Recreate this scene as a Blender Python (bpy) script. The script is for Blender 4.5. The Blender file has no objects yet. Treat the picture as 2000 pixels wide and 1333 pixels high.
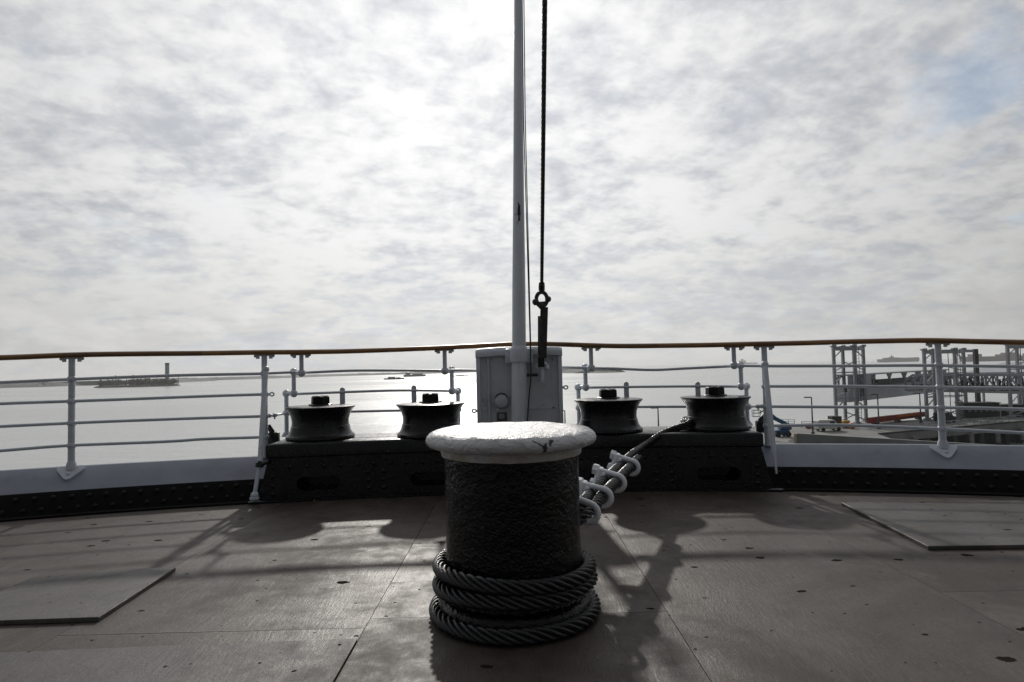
import bpy, bmesh, math, random
from mathutils import Vector, Matrix, noise
random.seed(7)
S = bpy.context.scene
COL = S.collection
R = math.radians

# ------------------------------------------------------------------ camera
FPX, PITCH, ROLL, EYE = 1260.0, R(2.39), 0.024, 1.0
fwd = Vector((0, math.cos(PITCH), math.sin(PITCH)))
r0 = Vector((1, 0, 0)); u0 = r0.cross(fwd)
cr = math.cos(ROLL) * r0 - math.sin(ROLL) * u0
cu = math.sin(ROLL) * r0 + math.cos(ROLL) * u0
EYEV = Vector((0, 0, EYE))
cam_d = bpy.data.cameras.new('camera'); cam = bpy.data.objects.new('camera', cam_d); COL.objects.link(cam)
cam_d.sensor_width = 36.0; cam_d.lens = 36.0 * FPX / 2000.0
cam_d.clip_start = 0.05; cam_d.clip_end = 60000
cam.matrix_world = Matrix(((cr.x, cu.x, -fwd.x, 0), (cr.y, cu.y, -fwd.y, 0), (cr.z, cu.z, -fwd.z, EYE), (0, 0, 0, 1)))
S.camera = cam

def at(x, y, Y):
    "world point at forward distance Y seen at photo pixel (x, y)"
    d = fwd * FPX + cr * (x - 1000) + cu * (666.5 - y)
    return EYEV + d * (Y / d.y)

# ------------------------------------------------------------------ light
SKX, SKY_ = 8.4, 2.9
sun_dir = (fwd * FPX + cr * (880 - 1000) + cu * (666.5 - 60)).normalized()
SUN_EL = math.asin(sun_dir.z); SUN_AZ = math.atan2(sun_dir.x, sun_dir.y)
ld = bpy.data.lights.new('sun', 'SUN'); ld.energy = 2.0; ld.angle = R(1.5); ld.color = (1.0, 0.95, 0.88)
lo = bpy.data.objects.new('sun', ld); COL.objects.link(lo)
lo.rotation_euler = (-sun_dir).to_track_quat('-Z', 'Y').to_euler()
lo.location = (0, 0, 30)

W = bpy.data.worlds.new('World'); S.world = W; W.use_nodes = True
wn, wl = W.node_tree.nodes, W.node_tree.links
wn.clear()
class G:
    "small node graph helper"
    def __init__(s, tree): s.n, s.l = tree.nodes, tree.links
    def new(s, t, **kw):
        n = s.n.new(t)
        for k, v in kw.items(): setattr(n, k, v)
        return n
    def put(s, sock, v):
        if isinstance(v, bpy.types.NodeSocket): s.l.new(v, sock)
        elif v is not None: sock.default_value = v
    def math(s, op, a, b=None, c=None, clamp=False):
        n = s.new('ShaderNodeMath', operation=op, use_clamp=clamp)
        s.put(n.inputs[0], a)
        if b is not None: s.put(n.inputs[1], b)
        if c is not None: s.put(n.inputs[2], c)
        return n.outputs[0]
    def vmath(s, op, a, b=None, out=0):
        n = s.new('ShaderNodeVectorMath', operation=op)
        s.put(n.inputs[0], a)
        if b is not None: s.put(n.inputs[1], b)
        return n.outputs[out]
    def noise(s, vec, scale, detail=4, rough=0.55, dist=0.0, out=0):
        n = s.new('ShaderNodeTexNoise')
        if vec is not None: s.put(n.inputs['Vector'], vec)
        n.inputs['Scale'].default_value = scale; n.inputs['Detail'].default_value = detail
        n.inputs['Roughness'].default_value = rough; n.inputs['Distortion'].default_value = dist
        return n.outputs[out]
    def ramp(s, fac, a, b, lo=0.0, hi=1.0):
        n = s.new('ShaderNodeMapRange', interpolation_type='SMOOTHSTEP')
        s.put(n.inputs[0], fac)
        n.inputs[1].default_value = a; n.inputs[2].default_value = b
        n.inputs[3].default_value = lo; n.inputs[4].default_value = hi
        return n.outputs[0]
    def mix(s, fac, a, b, mode='MIX'):
        n = s.new('ShaderNodeMix', data_type='RGBA', blend_type=mode)
        s.put(n.inputs[0], fac); s.put(n.inputs[6], a); s.put(n.inputs[7], b)
        return n.outputs[2]
    def scale(s, vec, v):
        n = s.new('ShaderNodeMapping'); s.put(n.inputs['Vector'], vec); n.inputs['Scale'].default_value = v
        return n.outputs[0]

g = G(W.node_tree)
out = g.new('ShaderNodeOutputWorld'); bg = g.new('ShaderNodeBackground'); bg.inputs['Strength'].default_value = 0.1
sky = g.new('ShaderNodeTexSky', sky_type='NISHITA', sun_disc=False)
sky.sun_elevation = SUN_EL; sky.sun_rotation = SUN_AZ; sky.air_density = 1.0; sky.dust_density = 0.6; sky.ozone_density = 1.0
dirv = g.new('ShaderNodeTexCoord').outputs['Generated']
sep = g.new('ShaderNodeSeparateXYZ'); g.put(sep.inputs[0], dirv)
zc = g.math('ADD', g.math('MAXIMUM', sep.outputs[2], 0.0), 0.27)
cmb = g.new('ShaderNodeCombineXYZ')
g.put(cmb.inputs[0], g.math('DIVIDE', sep.outputs[0], zc)); g.put(cmb.inputs[1], g.math('DIVIDE', sep.outputs[1], zc))
plane = cmb.outputs[0]
rot = g.new('ShaderNodeMapping'); g.put(rot.inputs['Vector'], plane)
rot.inputs['Rotation'].default_value = (0, 0, R(-14)); rot.inputs['Scale'].default_value = (1.25, 1.3, 1); rot.inputs['Location'].default_value = (SKX, SKY_, 0)
pv = rot.outputs[0]
n1 = g.noise(pv, 0.9, 2, 0.5, 0.2)
n2 = g.noise(g.vmath('ADD', pv, g.vmath('MULTIPLY', g.noise(pv, 2.2, 3, 0.5, 0, out=1), (0.35, 0.35, 0))), 4.6, 6, 0.54, 0.0)
n3 = g.noise(pv, 13.0, 7, 0.58, 0.0)
thick = g.math('ADD', g.math('MULTIPLY', n1, 0.34), g.math('ADD', g.math('MULTIPLY', n2, 0.40), g.math('MULTIPLY', n3, 0.26)))
dotn = g.vmath('DOT_PRODUCT', dirv, tuple(sun_dir), out=1)
ang = g.math('ARCCOSINE', g.math('MINIMUM', g.math('MAXIMUM', dotn, -1.0), 1.0))
glow = g.math('DIVIDE', 10.2, g.math('ADD', 1.0, g.math('MULTIPLY', g.math('MULTIPLY', ang, ang), 1.30)))
horiz = g.ramp(sep.outputs[2], 0.02, 0.24, 1.0, 0.0)
# thin veil is bright, thick cloud is greyer
shade = g.ramp(thick, 0.415, 0.625, 1.04, 0.69)
shade = g.math('ADD', g.math('MULTIPLY', shade, g.math('SUBTRACT', 1.0, g.math('MULTIPLY', horiz, 0.75))), g.math('MULTIPLY', horiz, 0.75 * 0.96))
# low cumulus banks far off above the horizon
cu_v = g.new('ShaderNodeCombineXYZ'); g.put(cu_v.inputs[0], g.math('ARCTAN2', sep.outputs[0], sep.outputs[1])); g.put(cu_v.inputs[1], g.math('MULTIPLY', sep.outputs[2], 2.2))
cn = g.noise(cu_v.outputs[0], 11.0, 8, 0.6, 0.2)
band = g.math('MULTIPLY', g.ramp(sep.outputs[2], 0.0, 0.05), g.ramp(sep.outputs[2], 0.06, 0.14, 1, 0))
shade = g.math('MULTIPLY', shade, g.math('ADD', 1.0, g.math('MULTIPLY', band, g.ramp(cn, 0.42, 0.62, -0.07, 0.05))))
cl = g.new('ShaderNodeCombineColor')
val = g.math('MULTIPLY', glow, shade)
g.put(cl.inputs[0], val); g.put(cl.inputs[1], val); g.put(cl.inputs[2], val)
cloud = g.mix(1.0, cl.outputs[0], (1.0, 1.0, 1.0, 1), 'MULTIPLY')
cloud = g.mix(g.ramp(thick, 0.46, 0.62), cloud, g.mix(1.0, cloud, (0.925, 0.965, 1.03, 1), 'MULTIPLY'))
cloud = g.mix(horiz, cloud, g.mix(1.0, cloud, (1.0, 0.992, 0.972, 1), 'MULTIPLY'))
# gaps that show blue
gap = g.math('MULTIPLY', g.ramp(g.noise(g.vmath('ADD', pv, (7.3, 2.2, 0)), 1.9, 7, 0.58, 0.3), 0.53, 0.66), g.ramp(ang, 0.30, 0.75))
gap = g.math('MULTIPLY', g.math('MULTIPLY', gap, g.math('SUBTRACT', 1.0, horiz)), 0.48)
g.put(bg.inputs['Color'], g.mix(gap, cloud, sky.outputs[0]))
g.put(out.inputs['Surface'], bg.outputs[0])

S.view_settings.view_transform = 'Standard'; S.view_settings.look = 'None'
S.view_settings.exposure = 0.0; S.view_settings.gamma = 1.0; S.view_settings.use_curve_mapping = False
S.render.engine = 'CYCLES'
S.cycles.volume_bounces = 1; S.cycles.max_bounces = 8

# ------------------------------------------------------------------ materials
MATS = {}
def mat(name, col, rough=0.5, metal=0.0, spec=0.5, var=0.0, vscale=6.0, bump=0.0, bscale=40.0, dirt=None, dscale=3.0, dlo=0.55, dhi=0.75, coat=0.0, rvar=0.0, stretch=None):
    m = bpy.data.materials.new(name); m.use_nodes = True
    g = G(m.node_tree); b = m.node_tree.nodes['Principled BSDF']
    tc = g.new('ShaderNodeTexCoord').outputs['Object']
    v = g.scale(tc, stretch) if stretch else tc
    c = (*col, 1)
    if var:
        n = g.noise(v, vscale, 5, 0.6)
        f = g.ramp(n, 0.3, 0.7)
        c = g.mix(f, tuple(x * (1 - var) for x in col) + (1,), tuple(min(1, x * (1 + var)) for x in col) + (1,))
    if dirt:
        n = g.noise(v, dscale, 7, 0.65, 0.3)
        c = g.mix(g.ramp(n, dlo, dhi), c, (*dirt, 1))
    g.put(b.inputs['Base Color'], c)
    if rvar:
        g.put(b.inputs['Roughness'], g.ramp(g.noise(v, vscale * 2.3, 4), 0.3, 0.7, max(0.02, rough - rvar), min(1, rough + rvar)))
    else: b.inputs['Roughness'].default_value = rough
    b.inputs['Metallic'].default_value = metal
    b.inputs['Specular IOR Level'].default_value = spec
    if coat: b.inputs['Coat Weight'].default_value = coat; b.inputs['Coat Roughness'].default_value = 0.15
    if bump:
        bn = g.new('ShaderNodeBump'); bn.inputs['Strength'].default_value = bump; bn.inputs['Distance'].default_value = 0.01
        g.put(bn.inputs['Height'], g.noise(v, bscale, 5, 0.6)); g.put(b.inputs['Normal'], bn.outputs[0])
    MATS[name] = m
    return m

mat('white_paint', (0.56, 0.60, 0.66), 0.38, var=0.06, vscale=9, bump=0.12, bscale=45, dirt=(0.34, 0.33, 0.33), dscale=8, dlo=0.62, dhi=0.8)
mat('panel_paint', (0.54, 0.565, 0.595), 0.45, var=0.07, vscale=6, bump=0.12, bscale=30, dirt=(0.25, 0.24, 0.23), dscale=5, dlo=0.58, dhi=0.8)
mat('band_paint', (0.23, 0.255, 0.31), 0.42, var=0.08, vscale=5, bump=0.15, bscale=25, dirt=(0.17, 0.18, 0.20), dscale=6, dlo=0.55, dhi=0.8)
mat('black_paint', (0.0075, 0.008, 0.0095), 0.30, var=0.3, vscale=8, bump=0.14, bscale=35, rvar=0.08, spec=0.42)
mat('black_matt', (0.005, 0.005, 0.0055), 0.5, var=0.3, vscale=8, bump=0.25, bscale=30, spec=0.2)
mat('rope_black', (0.014, 0.0148, 0.017), 0.28, spec=0.5, var=0.4, vscale=14, bump=0.25, bscale=160, rvar=0.08, dirt=(0.03, 0.029, 0.028), dscale=20, dlo=0.56, dhi=0.8)
mat('stay_rope', (0.030, 0.027, 0.022), 0.45, var=0.3, vscale=30)
mat('rig_iron', (0.030, 0.029, 0.028), 0.5, var=0.4, vscale=30, bump=0.3, bscale=60)
mat('strake_black', (0.0028, 0.0028, 0.003), 0.7, var=0.3, vscale=8, bump=0.2, bscale=30, spec=0.10)
mat('clip_paint', (0.78, 0.81, 0.86), 0.4, var=0.06, vscale=30, bump=0.3, bscale=70, dirt=(0.33, 0.34, 0.36), dscale=24, dlo=0.58, dhi=0.8)
mat('line_dark', (0.05, 0.055, 0.05), 0.7)
mat('label_dark', (0.09, 0.09, 0.095), 0.5)
mat('label_pale', (0.30, 0.31, 0.33), 0.5)
mat('sawn_edge', (0.10, 0.085, 0.075), 0.7, var=0.3, vscale=20)
mat('tower_paint', (0.29, 0.31, 0.335), 0.5, var=0.1, vscale=0.4)
mat('girder_paint', (0.40, 0.42, 0.46), 0.5, var=0.08, vscale=0.3)
mat('dark_steel', (0.055, 0.058, 0.06), 0.6, var=0.2, vscale=0.5)
mat('dock_concrete', (0.20, 0.20, 0.195), 0.8, var=0.2, vscale=0.15)
mat('pier_dark', (0.045, 0.05, 0.05), 0.8, var=0.3, vscale=0.3)
mat('parapet', (0.20, 0.215, 0.21), 0.8, var=0.15, vscale=0.4)
mat('parapet_end', (0.42, 0.32, 0.22), 0.8)
mat('pile_pale', (0.22, 0.22, 0.21), 0.8, var=0.2, vscale=0.8)
mat('lift_blue', (0.008, 0.075, 0.19), 0.4, var=0.1, vscale=1)
mat('tyre', (0.02, 0.02, 0.02), 0.8)
mat('red_paint', (0.26, 0.035, 0.02), 0.6, var=0.25, vscale=0.25)
mat('orange_paint', (0.55, 0.13, 0.025), 0.6, var=0.15, vscale=0.4)
mat('yellow_paint', (0.50, 0.30, 0.05), 0.6, var=0.2, vscale=0.6)
mat('hull_grey', (0.10, 0.12, 0.125), 0.7)
mat('hull_red', (0.085, 0.055, 0.065), 0.7)
mat('hull_dark', (0.03, 0.035, 0.04), 0.7)
mat('boxes_mixed', (0.14, 0.13, 0.13), 0.7, var=0.6, vscale=0.05)
mat('ship_white', (0.6, 0.6, 0.58), 0.6)
mat('rock', (0.075, 0.075, 0.07), 0.9, var=0.3, vscale=0.05)
mat('shore', (0.10, 0.105, 0.105), 0.9, var=0.4, vscale=0.01)
mat('leaf', (0.03, 0.04, 0.022), 0.8, var=0.4, vscale=0.1)
mat('bark', (0.07, 0.055, 0.04), 0.9)
mat('tower_blue', (0.10, 0.15, 0.18), 0.6, var=0.15, vscale=0.1)
mat('hull_ship', (0.02, 0.02, 0.022), 0.5)
mat('glass_dark', (0.02, 0.025, 0.03), 0.1)
mat('paper', (0.75, 0.74, 0.70), 0.7)

# plywood deck
def deck_mat(name, col, pits=True, tint=1.0):
    m = bpy.data.materials.new(name); m.use_nodes = True
    g = G(m.node_tree); b = m.node_tree.nodes['Principled BSDF']
    tc = g.new('ShaderNodeTexCoord').outputs['Object']
    rnd = g.new('ShaderNodeObjectInfo').outputs['Random']
    off = g.new('ShaderNodeCombineXYZ'); g.put(off.inputs[0], g.math('MULTIPLY', rnd, 13.0)); g.put(off.inputs[1], g.math('MULTIPLY', rnd, 31.0))
    p = g.vmath('ADD', tc, off.outputs[0])
    warp = g.noise(g.scale(p, (1.4, 0.7, 1)), 1.6, 3, 0.55, 0, out=1)
    pw = g.vmath('ADD', p, g.vmath('MULTIPLY', warp, (0.20, 0.45, 0)))
    grain = g.noise(g.scale(pw, (26, 2.6, 1)), 1.7, 7, 0.66, 0.4)
    fine = g.noise(g.scale(p, (120, 26, 1)), 1.0, 5, 0.75)
    big = g.noise(p, 1.2, 7, 0.62, 0.6)
    mid = g.noise(p, 7.0, 8, 0.68, 0.3)
    spk = g.noise(p, 70.0, 4, 0.7)
    dark = tuple(c * 0.64 for c in col) + (1,); lite = tuple(c * 1.34 for c in col) + (1,)
    c = g.mix(g.ramp(big, 0.3, 0.7), dark, lite)
    c = g.mix(g.ramp(mid, 0.42, 0.70, 0, 0.60), c, (col[0] * 0.62, col[1] * 0.55, col[2] * 0.52, 1))
    c = g.mix(g.ramp(grain, 0.52, 0.70, 0, 0.38), c, (col[0] * 0.45, col[1] * 0.42, col[2] * 0.40, 1))
    c = g.mix(g.ramp(spk, 0.56, 0.72, 0, 0.5), c, (col[0] * 0.5, col[1] * 0.47, col[2] * 0.45, 1))
    wear = g.math('MULTIPLY', g.ramp(fine, 0.54, 0.70), g.ramp(g.math('ADD', g.math('MULTIPLY', big, 0.5), g.math('MULTIPLY', mid, 0.5)), 0.50, 0.60))
    c = g.mix(g.math('MULTIPLY', wear, 0.6), c, (0.26, 0.24, 0.215, 1))
    # per-sheet tone
    tone = g.new('ShaderNodeMapRange'); g.put(tone.inputs[0], rnd); tone.inputs[3].default_value = 0.93; tone.inputs[4].default_value = 1.07
    hs = g.new('ShaderNodeHueSaturation'); g.put(hs.inputs['Value'], tone.outputs[0]); g.put(hs.inputs['Color'], c); c = hs.outputs[0]
    # old stains, rain marks and scuffs that run on across the sheets
    st1 = g.noise(g.vmath('ADD', tc, (4.2, 9.1, 0)), 0.9, 8, 0.68, 0.9); st2 = g.noise(g.scale(tc, (1.0, 0.55, 1)), 3.1, 9, 0.72, 0.7)
    c = g.mix(g.ramp(st1, 0.50, 0.68, 0, 0.55), c, (0.026, 0.020, 0.017, 1))
    c = g.mix(g.ramp(st2, 0.54, 0.70, 0, 0.50), c, (0.115, 0.100, 0.090, 1))
    scr = g.noise(g.scale(g.vmath('ADD', tc, g.vmath('MULTIPLY', g.noise(tc, 3, 2, out=1), (0.3, 0.3, 0))), (9, 60, 1)), 1.0, 3, 0.6)
    c = g.mix(g.ramp(scr, 0.70, 0.76, 0, 0.5), c, (0.20, 0.185, 0.17, 1))
    height = g.math('ADD', g.math('MULTIPLY', grain, 0.55), g.math('ADD', g.math('MULTIPLY', fine, 0.45), g.math('ADD', g.math('MULTIPLY', mid, 0.4), g.math('MULTIPLY', spk, 0.35))))
    if pits:
        vo = g.new('ShaderNodeTexVoronoi', voronoi_dimensions='2D'); g.put(vo.inputs['Vector'], g.scale(g.vmath('ADD', p, g.vmath('MULTIPLY', g.noise(p, 32, 3, 0.6, out=1), (0.035, 0.03, 0))), (3.0, 4.6, 0)))
        vo.inputs['Scale'].default_value = 1.0; vo.inputs['Randomness'].default_value = 1.0
        sel = g.new('ShaderNodeSeparateColor'); g.put(sel.inputs[0], vo.outputs['Color'])
        size = g.math('ADD', g.math('MULTIPLY', g.math('POWER', sel.outputs[0], 2.0), 0.085), 0.012)
        pit = g.math('MULTIPLY', g.math('LESS_THAN', vo.outputs['Distance'], size), g.math('GREATER_THAN', sel.outputs[1], 0.35))
        c = g.mix(g.math('MULTIPLY', pit, 0.85), c, (0.018, 0.015, 0.013, 1))
        height = g.math('SUBTRACT', height, g.math('MULTIPLY', pit, 1.2))
        v2 = g.new('ShaderNodeTexVoronoi', voronoi_dimensions='2D'); g.put(v2.inputs['Vector'], g.scale(p, (9, 7, 0))); v2.inputs['Scale'].default_value = 1.0
        s2 = g.new('ShaderNodeSeparateColor'); g.put(s2.inputs[0], v2.outputs['Color'])
        pit2 = g.math('MULTIPLY', g.math('LESS_THAN', v2.outputs['Distance'], g.math('MULTIPLY', s2.outputs[0], 0.06)), g.math('GREATER_THAN', s2.outputs[1], 0.72))
        pit = g.math('MAXIMUM', pit, pit2)
        c = g.mix(g.math('MULTIPLY', pit2, 0.8), c, (0.02, 0.017, 0.015, 1))
    g.put(b.inputs['Base Color'], c)
    g.put(b.inputs['Roughness'], g.ramp(g.math('ADD', g.math('MULTIPLY', big, 0.5), g.math('MULTIPLY', mid, 0.5)), 0.38, 0.62, 0.66, 0.40))
    g.put(b.inputs['Specular IOR Level'], g.ramp(pit if pits else 0.0, 0, 1, 0.29, 0.0))
    bn = g.new('ShaderNodeBump'); bn.inputs['Strength'].default_value = 0.55; bn.inputs['Distance'].default_value = 0.006
    g.put(bn.inputs['Height'], height); g.put(b.inputs['Normal'], bn.outputs[0])
    MATS[name] = m
deck_mat('plywood', (0.068, 0.055, 0.047))
deck_mat('plate', (0.092, 0.086, 0.083), pits=True)

# bollard body: thick lumpy black paint
def bollard_mat():
    m = bpy.data.materials.new('lumpy_black'); m.use_nodes = True
    g = G(m.node_tree); b = m.node_tree.nodes['Principled BSDF']
    tc = g.new('ShaderNodeTexCoord').outputs['Object']
    b.inputs['Base Color'].default_value = (0.0045, 0.0042, 0.004, 1)
    b.inputs['Roughness'].default_value = 0.17; b.inputs['Specular IOR Level'].default_value = 0.30
    h = g.math('ADD', g.math('MULTIPLY', g.noise(tc, 42, 2, 0.5, 0.1), 1.0), g.math('MULTIPLY', g.noise(tc, 105, 2, 0.5), 0.5))
    bn = g.new('ShaderNodeBump'); bn.inputs['Strength'].default_value = 0.42; bn.inputs['Distance'].default_value = 0.02
    g.put(bn.inputs['Height'], h); g.put(b.inputs['Normal'], bn.outputs[0]); MATS['lumpy_black'] = m
bollard_mat()
def cap_mat():
    m = bpy.data.materials.new('cap_white'); m.use_nodes = True
    g = G(m.node_tree); b = m.node_tree.nodes['Principled BSDF']
    tc = g.new('ShaderNodeTexCoord').outputs['Object']
    big = g.noise(tc, 5, 6, 0.65, 0.4); fine = g.noise(tc, 60, 5, 0.65)
    c = g.mix(g.ramp(big, 0.35, 0.7), (0.60, 0.605, 0.62, 1), (0.46, 0.465, 0.48, 1))
    c = g.mix(g.ramp(g.noise(g.scale(tc, (1, 1, 3)), 14, 6, 0.7), 0.52, 0.70, 0, 0.7), c, (0.33, 0.32, 0.315, 1))
    # yellowed, rust-stained underside lip (a stain of its own)
    sp = g.new('ShaderNodeSeparateXYZ'); g.put(sp.inputs[0], tc)
    c = g.mix(g.math('MULTIPLY', g.ramp(sp.outputs[2], 0.650, 0.690, 1, 0), g.ramp(g.noise(tc, 9, 5), 0.35, 0.6)), c, (0.42, 0.36, 0.27, 1))
    # flaked patch and its hair crack
    def spot(cx, cz, r, wob):
        q = g.vmath('ADD', tc, g.vmath('MULTIPLY', g.vmath('SUBTRACT', g.noise(tc, wob, 3, 0.6, out=1), (0.5, 0.5, 0.5)), (0.05, 0.05, 0.05)))
        d = g.vmath('SUBTRACT', q, (cx, -0.32, cz)); d = g.vmath('MULTIPLY', d, (1, 0, 1.0))
        return g.math('LESS_THAN', g.vmath('LENGTH', d, out=1), r)
    chip = g.math('MAXIMUM', spot(0.125, 0.708, 0.013, 40), spot(0.150, 0.722, 0.010, 45))
    chip = g.math('MAXIMUM', chip, spot(0.138, 0.715, 0.006, 30))
    # crack: thin slanted line
    lx = g.math('SUBTRACT', sp.outputs[0], 0.10); lz = g.math('SUBTRACT', sp.outputs[2], 0.722)
    wig = g.math('MULTIPLY', g.math('SUBTRACT', g.noise(tc, 60, 3), 0.5), 0.012)
    line = g.math('LESS_THAN', g.math('ABSOLUTE', g.math('ADD', g.math('ADD', lz, g.math('MULTIPLY', lx, 0.55)), wig)), 0.0022)
    line = g.math('MULTIPLY', line, g.math('LESS_THAN', g.math('ABSOLUTE', lx), 0.022))
    chip = g.math('MULTIPLY', g.math('MAXIMUM', chip, line), g.math('LESS_THAN', sp.outputs[1], -0.1))
    c = g.mix(chip, c, (0.045, 0.04, 0.035, 1))
    g.put(b.inputs['Base Color'], c); b.inputs['Roughness'].default_value = 0.36
    bn = g.new('ShaderNodeBump'); bn.inputs['Strength'].default_value = 0.85; bn.inputs['Distance'].default_value = 0.020
    h = g.math('ADD', g.noise(g.scale(tc, (1, 1, 1.6)), 20, 5, 0.6, 0.5), g.math('SUBTRACT', g.math('MULTIPLY', fine, 0.35), g.math('MULTIPLY', chip, 0.3)))
    g.put(bn.inputs['Height'], h); g.put(b.inputs['Normal'], bn.outputs[0]); MATS['cap_white'] = m
cap_mat()
def wood_mat():
    m = bpy.data.materials.new('varnished_wood'); m.use_nodes = True
    g = G(m.node_tree); b = m.node_tree.nodes['Principled BSDF']
    tc = g.new('ShaderNodeTexCoord').outputs['Object']
    rnd = g.new('ShaderNodeObjectInfo').outputs['Random']
    gr = g.noise(g.scale(tc, (1.2, 1.2, 30)), 3.5, 6, 0.65, 0.5); bl = g.noise(tc, 2.6, 5, 0.6)
    c = g.mix(g.ramp(gr, 0.35, 0.68), (0.30, 0.155, 0.055, 1), (0.15, 0.074, 0.028, 1))
    c = g.mix(g.ramp(bl, 0.45, 0.72, 0, 0.7), c, (0.10, 0.042, 0.018, 1))
    tone = g.new('ShaderNodeMapRange'); g.put(tone.inputs[0], rnd); tone.inputs[3].default_value = 0.7; tone.inputs[4].default_value = 1.25
    hs = g.new('ShaderNodeHueSaturation'); g.put(hs.inputs['Value'], tone.outputs[0]); g.put(hs.inputs['Color'], c)
    g.put(b.inputs['Base Color'], hs.outputs[0]); b.inputs['Roughness'].default_value = 0.38
    bn = g.new('ShaderNodeBump'); bn.inputs['Strength'].default_value = 0.25; bn.inputs['Distance'].default_value = 0.004
    g.put(bn.inputs['Height'], gr); g.put(b.inputs['Normal'], bn.outputs[0]); MATS['varnished_wood'] = m
wood_mat()
def mast_mat():
    m = bpy.data.materials.new('mast_paint'); m.use_nodes = True
    g = G(m.node_tree); b = m.node_tree.nodes['Principled BSDF']
    tc = g.new('ShaderNodeTexCoord').outputs['Object']; sp = g.new('ShaderNodeSeparateXYZ'); g.put(sp.inputs[0], tc)
    c = g.mix(g.ramp(g.noise(g.scale(tc, (1, 1, 0.12)), 12, 6, 0.65), 0.35, 0.7), (0.70, 0.745, 0.80, 1), (0.56, 0.60, 0.67, 1))
    w = g.math('MULTIPLY', g.math('SUBTRACT', g.noise(g.scale(tc, (1, 1, 0.35)), 26, 4), 0.5), 0.11)
    d1 = g.math('ADD', g.math('ABSOLUTE', g.math('SUBTRACT', sp.outputs[0], 0.036)), g.math('MULTIPLY', g.math('ABSOLUTE', g.math('SUBTRACT', sp.outputs[2], 1.82)), 0.20))
    d2 = g.math('ADD', g.math('ABSOLUTE', g.math('SUBTRACT', sp.outputs[0], -0.012)), g.math('MULTIPLY', g.math('ABSOLUTE', g.math('SUBTRACT', sp.outputs[2], 1.80)), 0.5))
    ch = g.math('MAXIMUM', g.math('LESS_THAN', g.math('ADD', d1, w), 0.016), g.math('LESS_THAN', g.math('ADD', d2, w), 0.008))
    ch = g.math('MULTIPLY', ch, g.math('LESS_THAN', sp.outputs[1], 0.0))
    c = g.mix(ch, c, (0.035, 0.022, 0.02, 1))
    g.put(b.inputs['Base Color'], c); b.inputs['Roughness'].default_value = 0.42
    bn = g.new('ShaderNodeBump'); bn.inputs['Strength'].default_value = 0.3; bn.inputs['Distance'].default_value = 0.006
    g.put(bn.inputs['Height'], g.noise(g.scale(tc, (1, 1, 0.3)), 30, 4)); g.put(b.inputs['Normal'], bn.outputs[0]); MATS['mast_paint'] = m
mast_mat()
def water_mat():
    m = bpy.data.materials.new('harbour_water'); m.use_nodes = True
    g = G(m.node_tree); b = m.node_tree.nodes['Principled BSDF']
    tc = g.new('ShaderNodeTexCoord').outputs['Object']
    b.inputs['Base Color'].default_value = (0.46, 0.475, 0.465, 1)
    b.inputs['IOR'].default_value = 1.5
    g.put(b.inputs['Roughness'], g.ramp(g.noise(g.scale(tc, (0.25, 1, 1)), 0.006, 5, 0.6, 0.5), 0.35, 0.65, 0.22, 0.34))
    h = g.math('ADD', g.math('MULTIPLY', g.noise(g.scale(tc, (0.45, 1, 1)), 0.35, 6, 0.65, 0.3), 1.0), g.math('MULTIPLY', g.noise(g.scale(tc, (0.5, 1, 1)), 0.07, 3, 0.5), 1.4))
    bn = g.new('ShaderNodeBump'); bn.inputs['Strength'].default_value = 0.5; bn.inputs['Distance'].default_value = 0.7
    g.put(bn.inputs['Height'], h); g.put(b.inputs['Normal'], bn.outputs[0]); MATS['harbour_water'] = m
water_mat()

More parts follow.
